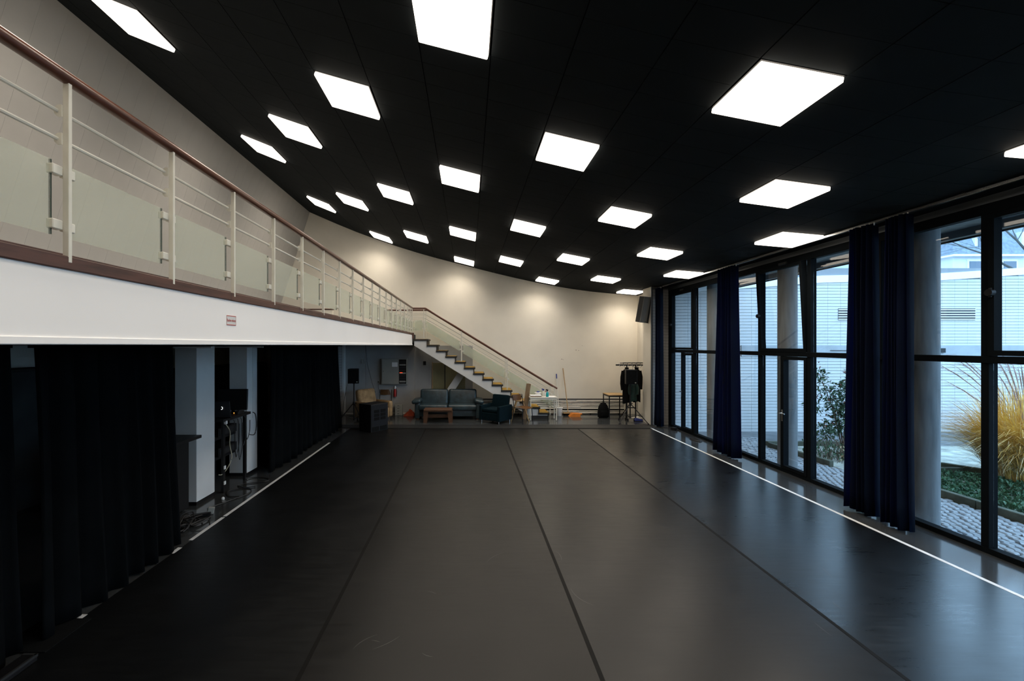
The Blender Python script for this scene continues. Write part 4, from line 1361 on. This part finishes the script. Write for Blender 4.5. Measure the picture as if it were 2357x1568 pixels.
t = thing('flight_case_rack', 'black flight case rack with metal edges in front of the white pillar', 'equipment rack', (-4.02, 5.35, 0))
B().bx(-4.30, -3.745, 5.10, 5.62, 0.03, 0.96, 0.006).build('case', 'black_plastic', t, world=True)
for x in (-3.742, -4.303):
    B().bx(x - 0.008, x + 0.008, 5.092, 5.108, 0.03, 0.96).build('metal_edge', 'chrome', t, world=True)
for z in (0.12, 0.36, 0.60, 0.84):
    B().bx(-3.757, -3.735, 5.086, 5.096, z - 0.035, z + 0.035).build('corner_plate', 'chrome', t, world=True)
for z0 in (0.08, 0.26, 0.44, 0.62, 0.80):
    B().bx(-4.27, -3.79, 5.085, 5.10, z0, z0 + 0.14, 0.004, 1).build('rack_module', 'grey_dark', t, world=True)
for (x, y) in ((-4.25, 5.15), (-3.8, 5.15), (-4.25, 5.57), (-3.8, 5.57)):
    B().cyl((x, y, 0), (x, y, 0.032), 0.02, n=8).build('foot', 'black_plastic', t, world=True)
o = B().bx(-4.32, -3.56, 5.05, 5.60, 0.965, 1.005, 0.004).build('shelf_board', 'black_plastic')
tag(origin(o, (-3.94, 5.32, 0.965)), 'black board lying on top of the flight case rack', 'board')
o = B().box((-3.80, 5.13, 1.012), (0.26, 0.12, 0.012), (0, 0, 0.05), 0.002, 1).build('notebook', 'paper')
tag(origin(o, (-3.80, 5.13, 1.006)), 'pale notebook on the black board above the rack', 'notebook')

rnd = random.Random(21)
for i in range(6):
    cx_, cy_ = -3.46 + rnd.uniform(-0.10, 0.14), 5.12 + rnd.uniform(-0.26, 0.22)
    pts = []
    a0 = rnd.uniform(0, 6)
    for j in range(12):
        a = a0 + j * 0.95
        r = rnd.uniform(0.06, 0.19)
        pts.append((cx_ + r * math.cos(a), cy_ + 1.2 * r * math.sin(a), 0.012 + 0.035 * rnd.random() + (0.05 if j in (4, 5) else 0)))
    cable(pts, 0.0075, 'cable', '%s black cable in the tangle on the floor before the rack' % ['topmost', 'thickest looped', 'outer', 'inner', 'loose', 'lowest'][i])
o = B().box((-3.43, 5.38, 0.022), (0.22, 0.06, 0.04), (0, 0, 0.5), 0.006).build('power_strip', 'black_plastic')
tag(origin(o, (-3.43, 5.38, 0)), 'black power strip among the cable tangle', 'power strip')
o = B().box((-3.35, 5.46, 0.05), (0.07, 0.05, 0.08), (0, 0.2, 0.4), 0.004).build('power_adapter', 'panel_grey')
tag(origin(o, (-3.35, 5.46, 0)), 'grey power adapter standing in the cable tangle', 'power adapter')
cable([(-3.5, 5.62, 0.01), (-3.35, 5.95, 0.01), (-3.25, 6.2, 0.01), (-3.35, 6.42, 0.01), (-3.6, 6.32, 0.01), (-3.5, 6.1, 0.01), (-3.3, 6.05, 0.018)], 0.007, 'cable', 'black cable looping on the floor beside the near pillar')
cable([(-3.65, 6.86, 0.02), (-3.55, 6.95, 0.01), (-3.3, 6.9, 0.01), (-3.25, 6.75, 0.01), (-3.45, 6.66, 0.01), (-3.6, 6.55, 0.01), (-3.45, 6.45, 0.012), (-3.3, 6.5, 0.012)], 0.007, 'cable', 'black cable looping on the floor below the cart')
o = B().lathe([(0.02, 0.0), (0.022, 0.02), (0.012, 0.035)], c=(-3.5, 5.98, 0), n=12).build('plug', 'white_plastic')
tag(origin(o, (-3.5, 5.98, 0)), 'tiny white plug lying on the floor by the near pillar', 'plug')

# dark cupboards deep under the balcony
for i, (y0, y1, h, lab) in enumerate(((4.4, 8.2, 1.88, 'tall dark cupboard deep behind the black curtain'), (8.4, 12.4, 1.70, 'dark cupboard deep under the balcony behind the cart'))):
    t = thing('cupboard', lab, 'cupboard', (-6.2, (y0 + y1) / 2, 0))
    B().bx(-6.44, -5.95, y0, y1, 0.0, h, 0.005).build('body', 'wall_dark', t, world=True)
    n = 4
    for j in range(n):
        a, c = y0 + (y1 - y0) * j / n + 0.01, y0 + (y1 - y0) * (j + 1) / n - 0.01
        dd = B().bx(-5.952, -5.935, a, c, 0.05, h - 0.03, 0.003, 1).build('door', 'wall_dark', t, world=True)
        B().bx(-5.935, -5.92, c - 0.08, c - 0.06, 0.9, 1.05).build('handle', 'black_metal', dd, world=True)

# unlit batten lamps under the balcony
for i, (y, lab) in enumerate(((5.55, 'unlit batten lamp under the balcony above the near pillar'), (6.95, 'unlit batten lamp under the balcony above the far pillar'))):
    t = thing('batten_lamp', lab, 'lamp', (-3.6, y, 2.17))
    B().bx(-4.4, -3.35, y - 0.05, y + 0.05, 2.185, 2.204, 0.003, 1).build('housing', 'grey_dark', t, world=True)
    B().cyl((-4.35, y, 2.172), (-3.40, y, 2.172), 0.013, n=10).build('tube', 'white_plastic', t, world=True, smooth=True)

# black mats and low box at the near left
o = B().bx(-3.40, -3.02, 2.99, 3.36, 0.0058, 0.012).build('floor_mat', 'black_fabric')
tag(origin(o, (-3.2, 3.2, 0.006)), 'small black mat on the floor before the stage curtains', 'mat')
t = thing('stage_board', 'low black board with a metal edge in the near corner', 'board', (-3.05, 2.3, 0.006))
B().bx(-3.10, -3.0, 1.6, 2.92, 0.0058, 0.05, 0.004).build('board', 'black_plastic', t, world=True)
B().bx(-3.012, -2.996, 1.6, 2.92, 0.036, 0.053).build('metal_edge', 'grey_dark', t, world=True)
B().bx(-3.10, -3.0, 2.905, 2.924, 0.036, 0.053).build('metal_edge', 'grey_dark', t, world=True)

# cables near the windows
for (x, y, r0, lab) in ((5.38, 10.95, 0.10, 'black cable coil on the floor near the far navy curtain'), (5.28, 9.72, 0.12, 'black cable coil on the floor below the far glass door')):
    cable([(x + r0 * (1 - 0.03 * j) * math.cos(j * 0.8), y + 1.5 * r0 * math.sin(j * 0.8 + 0.1 * (j // 8)), 0.010 + 0.004 * (j // 8)) for j in range(30)], 0.008, 'cable', lab)
o = B().box((5.33, 10.86, 0.04), (0.10, 0.13, 0.07), (0, 0, 0.4), 0.01).build('power_adapter', 'black_plastic')
tag(origin(o, (5.33, 10.86, 0)), 'black power box beside the far cable coil', 'power adapter')
cable([(4.55, 11.95, 0.02), (4.8, 11.7, 0.012), (4.98, 11.5, 0.012), (5.0, 11.35, 0.012), (5.2, 11.2, 0.012), (5.33, 11.0, 0.02)], 0.007, 'cable', 'black cable running round the brick pier foot')
t = thing('blue_shoe', 'dark blue shoe on the floor under the coat stand', 'shoe', (4.93, 12.15, 0), 0.1)
R = []
for f, w_, h_ in ((-0.13, 0.03, 0.05), (-0.10, 0.038, 0.085), (-0.03, 0.036, 0.08), (0.04, 0.042, 0.055), (0.10, 0.042, 0.04), (0.13, 0.025, 0.025)):
    R.append([(f, w_ * math.cos(a), 0.012 + h_ * max(0, math.sin(a))) for a in [PI * i / 8 for i in range(9)]])
B().grid(R).build('upper', 'blue_plastic', t, smooth=True)
B().bx(-0.13, 0.135, -0.042, 0.042, 0, 0.014, 0.004).build('sole', 'black_plastic', t)

# ================================================================== COURTYARD
GZ = -0.15
struct(B().bx(XW + 0.06, 60, -30, 45, GZ - 0.2, GZ).build('ground', 'asphalt'))

# concrete columns and roof slab over the walkway
for i, (y, lab) in enumerate(((3.10, 'round concrete column outside, closest to the viewer'), (5.40, 'round concrete column outside beside the near navy curtain'), (7.70, 'round concrete column outside the tilted window'), (10.0, 'round concrete column outside behind the middle navy curtain'))):
    c = sempty('column', (5.86, y, GZ), lab)
    B().cyl((5.86, y, GZ), (5.86, y, 3.84), 0.15, n=36).build('shaft', 'concrete', c, smooth=True, world=True)
rs = sempty('roof_slab', (6.4, 5, 3.85))
B().bx(XW + 0.09, 7.12, -2.5, 11.35, 3.85, 4.15, 0.01).build('slab', 'concrete', rs, world=True)
B().bx(7.0, 7.10, -2.5, 11.35, 3.74, 3.85).build('edge_beam', 'concrete_dark', rs, world=True)
B().bx(7.12, 7.15, -2.5, 11.35, 3.72, 4.2).build('flashing', 'grey_dark', rs, world=True)

# long brick wall across the courtyard
YC = 11.40
cw = sempty('wall_outside', (5.62, YC, GZ))
B().bx(5.62, 19.0, YC + 0.012, YC + 0.3, GZ, 4.3).build('backing', 'ext_joint', cw, world=True)


def wtop(x):
    P = [(5.6, 3.62), (7.4, 3.74), (9.6, 3.90), (12.84, 3.965), (14.15, 4.05), (15.1, 4.12), (19, 4.3)]
    for (a, za), (c, zc) in zip(P, P[1:]):
        if x <= c:
            return za + (zc - za) * (x - a) / (c - a)
    return P[-1][1]


bw2, bh2 = 0.345, 0.083
bme2 = B().box((0, 0, 0), (bw2 - 0.005, 0.03, bh2 - 0.010)).mesh('brick', 'ext_brick')
rest = B()
sel = 0
win = [(2164, 2278), (1880, 1952), (2306, 2357), (1704, 1754), (1764, 1868)]
cand = []
for c in range(38):
    for r in range(54):
        x, z = 5.62 + (c + 0.5) * bw2, GZ + (r + 0.5) * bh2
        if z + bh2 / 2 > wtop(x) + 0.06:
            continue
        u, v = px(x, YC, z)
        pr = next((i for i, (a, b_) in enumerate(win) if a - 10 < u < b_ + 10), 9) if 630 < v < 1000 else 9
        cand.append((pr, abs(v - 780), x, z))
cand.sort()
for i, (pr, _, x, z) in enumerate(cand):
    if i < 300 and pr < 9:
        inst('brick', bme2, cw, (x - 5.62, 0, z - GZ))
    else:
        rest.bx(x - bw2 / 2 + 0.0025, x + bw2 / 2 - 0.0025, YC - 0.015, YC + 0.015, z - bh2 / 2 + 0.005, z + bh2 / 2 - 0.005)
o = rest.build('brick_field', 'ext_brick', cw, world=True)
o['kind'] = 'stuff'
xs = [5.62, 7.4, 9.6, 11.2, 12.84, 14.15, 15.1, 19.0]
B().prism([(x, wtop(x)) for x in xs] + [(x, wtop(x) + 0.19) for x in reversed(xs)], YC - 0.05, YC + 0.35, 'y').build('coping', 'ext_white', cw, world=True)
B().bx(7.4, 19.0, YC - 0.045, YC - 0.012, 1.90, 2.20).build('grey_band', 'ext_grey', cw, world=True)  # plain grey band set slightly proud of the courtyard bricks
B().bx(9.8, 12.75, YC - 0.062, YC - 0.045, 2.05, 2.065).build('conduit', 'grey_dark', cw, world=True)
B().bx(12.75, 12.88, YC - 0.09, YC - 0.045, 2.0, 2.12).build('conduit_box', 'grey_dark', cw, world=True)

t = thing('vent_grille', 'wide ventilation grille of horizontal slats in the courtyard wall', 'vent', (11.9, YC, 2.88))
B().bx(10.04, 13.76, YC - 0.022, YC - 0.014, 2.88, 3.20).build('dark_opening', 'vent_dark', t, world=True)
for i in range(5):
    z = 2.905 + i * 0.065
    B().box((11.9, YC - 0.032, z), (3.72, 0.016, 0.026), (math.radians(12), 0, 0)).build('slat', 'ext_white', t, world=True)

# cobbled walkway: stones are pieces, the far ones joined
cb = sempty('pavement', (6.4, 5.5, GZ))
cob = []
rnd = random.Random(3)
for i in range(17):
    for j in range(80):
        x = 5.66 + 0.1 * (i + (0.5 if j % 2 else 0)) + rnd.uniform(-0.012, 0.012)
        y = 2.6 + 0.1 * j + rnd.uniform(-0.012, 0.012)
        if x > 7.24:
            continue
        u, v = px(x, y, GZ)
        vis = (2164 < u < 2357 and 1100 < v < 1330) or (1880 < u < 1950)
        cob.append((0 if vis else 1, y, x, rnd.random()))
cob.sort()
cms = []
for q in range(4):
    b = B()
    r_ = random.Random(q)
    b.box((0, 0, 0), (0.088, 0.088, 0.05), None, 0.014, 1)
    for v in b.bm.verts:
        v.co.x *= r_.uniform(0.93, 1.05)
        v.co.y *= r_.uniform(0.93, 1.05)
    cms.append(b.mesh('cobble', 'cobble'))
rest = B()
for n, (pr, y, x, s) in enumerate(cob):
    z = -0.005 + 0.012 * s
    if n < 300 and pr == 0:
        o = inst('cobble', cms[n % 4], cb, (x - 6.4, y - 5.5, z), (0, 0, (s - 0.5) * 0.3))
    else:
        rest.box((x, y, GZ + z), (0.09, 0.09, 0.05), (0.05 * (s - 0.5), 0.05 * (0.5 - s), s), 0.0)
o = rest.build('cobble_field', 'cobble', cb, world=True)
o['kind'] = 'stuff'

# planting beds with kerbs
def kerb(label, p0, p1, w=0.09, h=0.13):
    p0, p1 = Vector((*p0, 0)), Vector((*p1, 0))
    d = p1 - p0
    t = thing('kerb', label, 'kerb', (p0.x, p0.y, GZ), math.atan2(d.y, d.x))
    n = max(1, round(d.length / 1.0))
    l = d.length / n
    for i in range(n):
        B().bx(i * l + 0.004, (i + 1) * l - 0.004, -w / 2, w / 2, -0.05, h, 0.012, 2).build('kerb_stone', 'kerb', t)
    return t


kerb('long mossy kerb beside the cobbled walkway', (7.30, 3.0), (7.30, 8.0))
kerb('mossy kerb end piece beyond the green ground cover', (8.15, 7.62), (8.95, 7.62))
kerb('mossy kerb in front of the tall golden grass', (10.3, 6.2), (8.95, 7.95))
kerb('pale kerb below the dry shrubs by the far window', (6.98, 8.05), (6.88, 9.6))
kerb('kerb at the back of the shrub bed', (6.9, 9.7), (8.9, 9.7))
struct(B().bx(7.35, 18, 2.0, 7.55, GZ, GZ + 0.035).build('ground_path', 'frost_soil'))
struct(B().bx(7.0, 18, 7.72, 9.65, GZ, GZ + 0.03).build('ground_path', 'frost_soil'))


def leaf_cloud(n, fn, size, rnd, droop=0.3):
    b = B()
    for _ in range(n):
        p, dirv = fn(rnd)
        d = (Vector(dirv) + Vector((rnd.uniform(-.6, .6), rnd.uniform(-.6, .6), rnd.uniform(-.5, .4)))).normalized()
        s = d.cross(Vector((rnd.uniform(-1, 1), rnd.uniform(-1, 1), 1))).normalized()
        l = size * rnd.uniform(0.6, 1.3)
        p = Vector(p)
        q = p + d * l * 0.5 + Vector((0, 0, 0.02 * droop))
        v = [b.bm.verts.new(x) for x in (p, q + s * l * 0.22, p + d * l - Vector((0, 0, l * droop * 0.3)), q - s * l * 0.22)]
        b.bm.faces.new(v)
    return b


rnd = random.Random(11)


def cover(r):
    x = 7.42 + 2.0 * r.random() ** 1.2
    y = 3.2 + 4.1 * r.random()
    return (x, y, GZ + 0.045 + 0.12 * r.random() * (0.5 + 0.5 * math.sin(3 * x + 2 * y))), (0, 0, 0.7)


t = thing('ground_cover', 'low green ground cover plants behind the long kerb', 'ground cover', (8.3, 5.2, GZ))
o = leaf_cloud(15000, cover, 0.065, rnd).build('foliage', 'leaf_cover', t, world=True)
o['kind'] = 'stuff'

# leafy shrub by the far wall
sh = thing('shrub', 'leafy evergreen shrub with reddish tips outside beside the navy curtain', 'shrub', (8.05, 9.0, GZ))
cl = []
for i in range(26):
    a = rnd.uniform(0, 2 * PI)
    r_ = rnd.uniform(0.05, 0.62)
    z = rnd.uniform(0.25, 1.62)
    cl.append((8.05 + r_ * math.cos(a) * (1.15 - 0.3 * z / 1.6), 9.0 + r_ * math.sin(a), z, rnd.uniform(0.12, 0.24)))
for i, (x, y, z, r_) in enumerate(cl):
    if i % 2 == 0:
        B().tube([(8.05 + 0.02 * i / 26, 9.0, GZ), (8.05 + (x - 8.05) * 0.4, 9.0 + (y - 9.0) * 0.4, z * 0.5), (x, y, z)], [0.016, 0.011, 0.005], 5).build('branch', 'twig', sh, world=True)


def shrub(r):
    c = r.choice(cl)
    d = Vector((r.gauss(0, 1), r.gauss(0, 1), r.gauss(0, 1))).normalized()
    return Vector(c[:3]) + d * c[3] * r.random() ** 0.5, d


o = leaf_cloud(2600, shrub, 0.085, rnd).build('foliage', 'leaf_dark', sh, world=True)
o['kind'] = 'stuff'
o = leaf_cloud(160, lambda r: (lambda c: (Vector((c[0], c[1], c[2] + c[3])) + Vector((r.gauss(0, .08), r.gauss(0, .08), r.gauss(0, .05))), (0, 0, 1)))(r.choice(cl)), 0.06, rnd).build('red_tips', 'leaf_red', sh, world=True)
o['kind'] = 'stuff'

# dry shrubs in the bed below it
for (cx_, cy_, lab) in ((7.35, 8.55, 'dry brown twiggy plant in the kerbed bed under the shrub'), (7.75, 8.15, 'dry brown twiggy plant closer to the navy curtain')):
    t = thing('dry_plant', lab, 'plant', (cx_, cy_, GZ))
    b = B()
    for i in range(90):
        a, r_ = rnd.uniform(0, 2 * PI), rnd.uniform(0.02, 0.35)
        x, y = cx_ + r_ * math.cos(a), cy_ + r_ * math.sin(a)
        hgt = rnd.uniform(0.2, 0.6)
        b.tube([(x, y, GZ + 0.02), (x + rnd.uniform(-.08, .08), y + rnd.uniform(-.08, .08), GZ + hgt * 0.6), (x + rnd.uniform(-.16, .16), y + rnd.uniform(-.16, .16), GZ + hgt)], [0.004, 0.003, 0.0015], 3)
    o = b.build('stems', 'twig', t, world=True)
    o['kind'] = 'stuff'

    def lowleaf(r, cx_=cx_, cy_=cy_):
        a, q = r.uniform(0, 2 * PI), 0.42 * r.random() ** 0.6
        return (cx_ + q * math.cos(a), cy_ + q * math.sin(a), GZ + 0.03 + 0.3 * r.random()), (0, 0, 1)
    o = leaf_cloud(420, lowleaf, 0.06, rnd).build('foliage', 'leaf_cover' if cx_ < 7.5 else 'grass_pale', t, world=True)
    o['kind'] = 'stuff'

# tall golden ornamental grass
gx, gy = 9.35, 7.0
t = thing('ornamental_grass', 'tall clump of golden ornamental grass outside the nearest window', 'grass', (gx, gy, GZ))


def blades(n, mat, name, hmin, hmax, spread, w):
    b = B()
    for i in range(n):
        a = rnd.uniform(0, 2 * PI)
        r0 = 0.42 * rnd.random() ** 0.5
        hgt = rnd.uniform(hmin, hmax)
        out = spread * rnd.random() ** 0.7
        a2 = a + rnd.uniform(-0.7, 0.7)
        dx, dy = math.cos(a2), math.sin(a2)
        x0, y0 = gx + r0 * math.cos(a), gy + r0 * math.sin(a)
        sx, sy = -dy, dx
        prev = None
        for q in range(6):
            s = q / 5
            zz = GZ + hgt * (s * (1.75 - 0.75 * s * (0.6 + out)))
            rr = out * hgt * (0.25 * s + 0.75 * s * s)
            ww = w * (1 - s) ** 0.6 + 0.0007
            c = Vector((x0 + dx * rr, y0 + dy * rr, zz))
            pr = (b.bm.verts.new(c + Vector((sx, sy, 0.3)) * ww), b.bm.verts.new(c - Vector((sx, sy, 0.3)) * ww))
            if prev:
                b.bm.faces.new((prev[0], prev[1], pr[1], pr[0]))
            prev = pr
    o = b.build(name, mat, t, world=True)
    o['kind'] = 'stuff'


blades(3400, 'grass_gold', 'blades', 0.7, 1.55, 1.0, 0.006)
blades(1500, 'grass_pale', 'pale_blades', 0.5, 1.35, 1.15, 0.006)
b = B()
for i in range(46):
    a = rnd.uniform(0, 2 * PI)
    out = rnd.uniform(0.15, 0.95)
    hgt = rnd.uniform(1.55, 2.25)
    dx, dy = math.cos(a), math.sin(a)
    pts = [Vector((gx + dx * out * s * s * 1.2, gy + dy * out * s * s * 1.2, GZ + hgt * s * (1.25 - 0.25 * s))) for s in (0, 0.35, 0.7, 0.88, 1.0)]
    b.tube(pts, [0.004, 0.004, 0.003, 0.010, 0.002], 4)
    for q in range(7):
        c = pts[3].lerp(pts[4], q / 6)
        e = c + Vector((dx * 0.12 + rnd.uniform(-.05, .05), dy * 0.12 + rnd.uniform(-.05, .05), rnd.uniform(-0.02, 0.08)))
        b.tube([c, e], [0.004, 0.001], 3)
o = b.build('plumes', 'plume', t, world=True)
o['kind'] = 'stuff'

# bare tree beyond the wall
t = thing('bare_tree', 'bare winter tree reaching over the courtyard wall', 'tree', (20.8, 15.0, GZ))
b = B()
rnd = random.Random(5)
nseg = [0]


def branch(p, d, l, r, lev):
    pts, rr = [p], [r]
    dd = d.normalized()
    for q in range(5):
        dd = (dd + Vector((rnd.uniform(-.22, .22), rnd.uniform(-.22, .22), rnd.uniform(-.16, .20)))).normalized()
        pts.append(pts[-1] + dd * l / 5)
        rr.append(r * (1 - 0.14 * (q + 1)))
    b.tube(pts, rr, 6 if lev < 2 else 4)
    if lev >= 4:
        return
    for q in range(4 if lev < 3 else 3):
        i = rnd.randint(2, 5)
        ndir = (dd * 0.6 + Vector((rnd.uniform(-1, 1), rnd.uniform(-1, 1), rnd.uniform(-0.5, 0.8)))).normalized()
        branch(pts[i], ndir, l * rnd.uniform(0.5, 0.75), rr[i] * 0.55, lev + 1)


tr0 = [Vector((20.8, 15, GZ)), Vector((20.7, 15, 2)), Vector((20.6, 15.1, 4.2)), Vector((20.8, 15.1, 7))]
b.tube(tr0, [0.28, 0.24, 0.19, 0.12], 10)
branch(Vector((20.6, 15.1, 4.6)), Vector((-1, -0.15, 0.12)), 3.4, 0.05, 1)
branch(Vector((20.65, 15.1, 5.3)), Vector((-0.9, 0.1, 0.45)), 3.0, 0.045, 1)
branch(Vector((20.7, 15.1, 5.8)), Vector((0.2, 0.4, 1)), 3.0, 0.05, 1)
branch(Vector((20.7, 15.1, 5.0)), Vector((0.9, -0.4, 0.5)), 3.0, 0.045, 1)
b.build('branches', 'bark', t, world=True)

# houses beyond
def house(name, label, x0, x1, y0, y1, ze, zr, wallm, roofm, wins):
    t = thing(name, label, 'building', ((x0 + x1) / 2, (y0 + y1) / 2, GZ))
    B().bx(x0, x1, y0, y1, GZ, ze).build('walls', wallm, t, world=True)
    i = 0.18 * (y1 - y0)
    b = B()
    vs = [(x0 - .3, y0 - .3, ze), (x1 + .3, y0 - .3, ze), (x1 + .3, y1 + .3, ze), (x0 - .3, y1 + .3, ze), (x0 + i, y0 + i, zr), (x1 - i, y0 + i, zr), (x1 - i, y1 - i, zr), (x0 + i, y1 - i, zr)]
    v = [b.bm.verts.new(p) for p in vs]
    for f in ((0, 1, 5, 4), (1, 2, 6, 5), (2, 3, 7, 6), (3, 0, 4, 7), (4, 5, 6, 7), (3, 2, 1, 0)):
        b.bm.faces.new([v[k] for k in f])
    b.build('roof', roofm, t, world=True)
    B().bx(x0 - .35, x1 + .35, y0 - .35, y1 + .35, ze - 0.12, ze).build('cornice', 'ext_white', t, world=True)
    for (xa, xb, za, zb) in wins:
        w = B().bx(xa - .12, xb + .12, y0 - 0.06, y0 + 0.02, za - .12, zb + .12).build('window', 'ext_white', t, world=True)
        B().bx(xa, xb, y0 - 0.085, y0 - 0.05, za, zb).build('pane', 'house_glass', w, world=True)
    return t


h1 = house('house', 'pale villa with steep slate roof beyond the courtyard wall', 31.2, 40.0, 27, 35, 8.0, 13.0, 'house_wall', 'slate', [(32.2, 33.0, 6.6, 7.6), (34.4, 35.2, 6.6, 7.6), (36.6, 37.4, 6.6, 7.6)])
for x in (33.0, 36.0):
    dm = B().bx(x - 0.5, x + 0.5, 26.9, 28.4, 8.0, 9.5).build('dormer', 'house_wall', h1, world=True)
    B().bx(x - 0.3, x + 0.3, 26.86, 26.92, 8.3, 9.2).build('pane', 'house_glass', dm, world=True)
house('house', 'white apartment house beside the villa beyond the courtyard wall', 24.5, 30.6, 29, 37, 10.6, 12.8, 'ext_white', 'slate', [(25.2, 26.0, 8.4, 9.6), (27.0, 27.8, 8.4, 9.6), (28.8, 29.6, 8.4, 9.6), (25.2, 26.0, 6.2, 7.4), (27.0, 27.8, 6.2, 7.4), (28.8, 29.6, 6.2, 7.4)])

# tiled roof seen over the courtyard wall further left
t = thing('tiled_roof_building', 'building with blue grey tiled roof just over the courtyard wall', 'building', (13, 20, GZ))
B().bx(8.5, 21, 18.5, 24, GZ, 5.35).build('walls', 'house_wall', t, world=True)
b = B()
for r in range(7):
    for c in range(40):
        x0 = 8.4 + c * 0.315
        y0, z0 = 18.3 + r * 0.30, 5.35 + r * 0.14
        b.box((x0 + 0.157, y0 + 0.15, z0 + 0.07), (0.30, 0.33, 0.03), (math.radians(25), 0, 0))
o = b.build('roof_tiles', 'roof_tile', t, world=True)
o['kind'] = 'stuff'
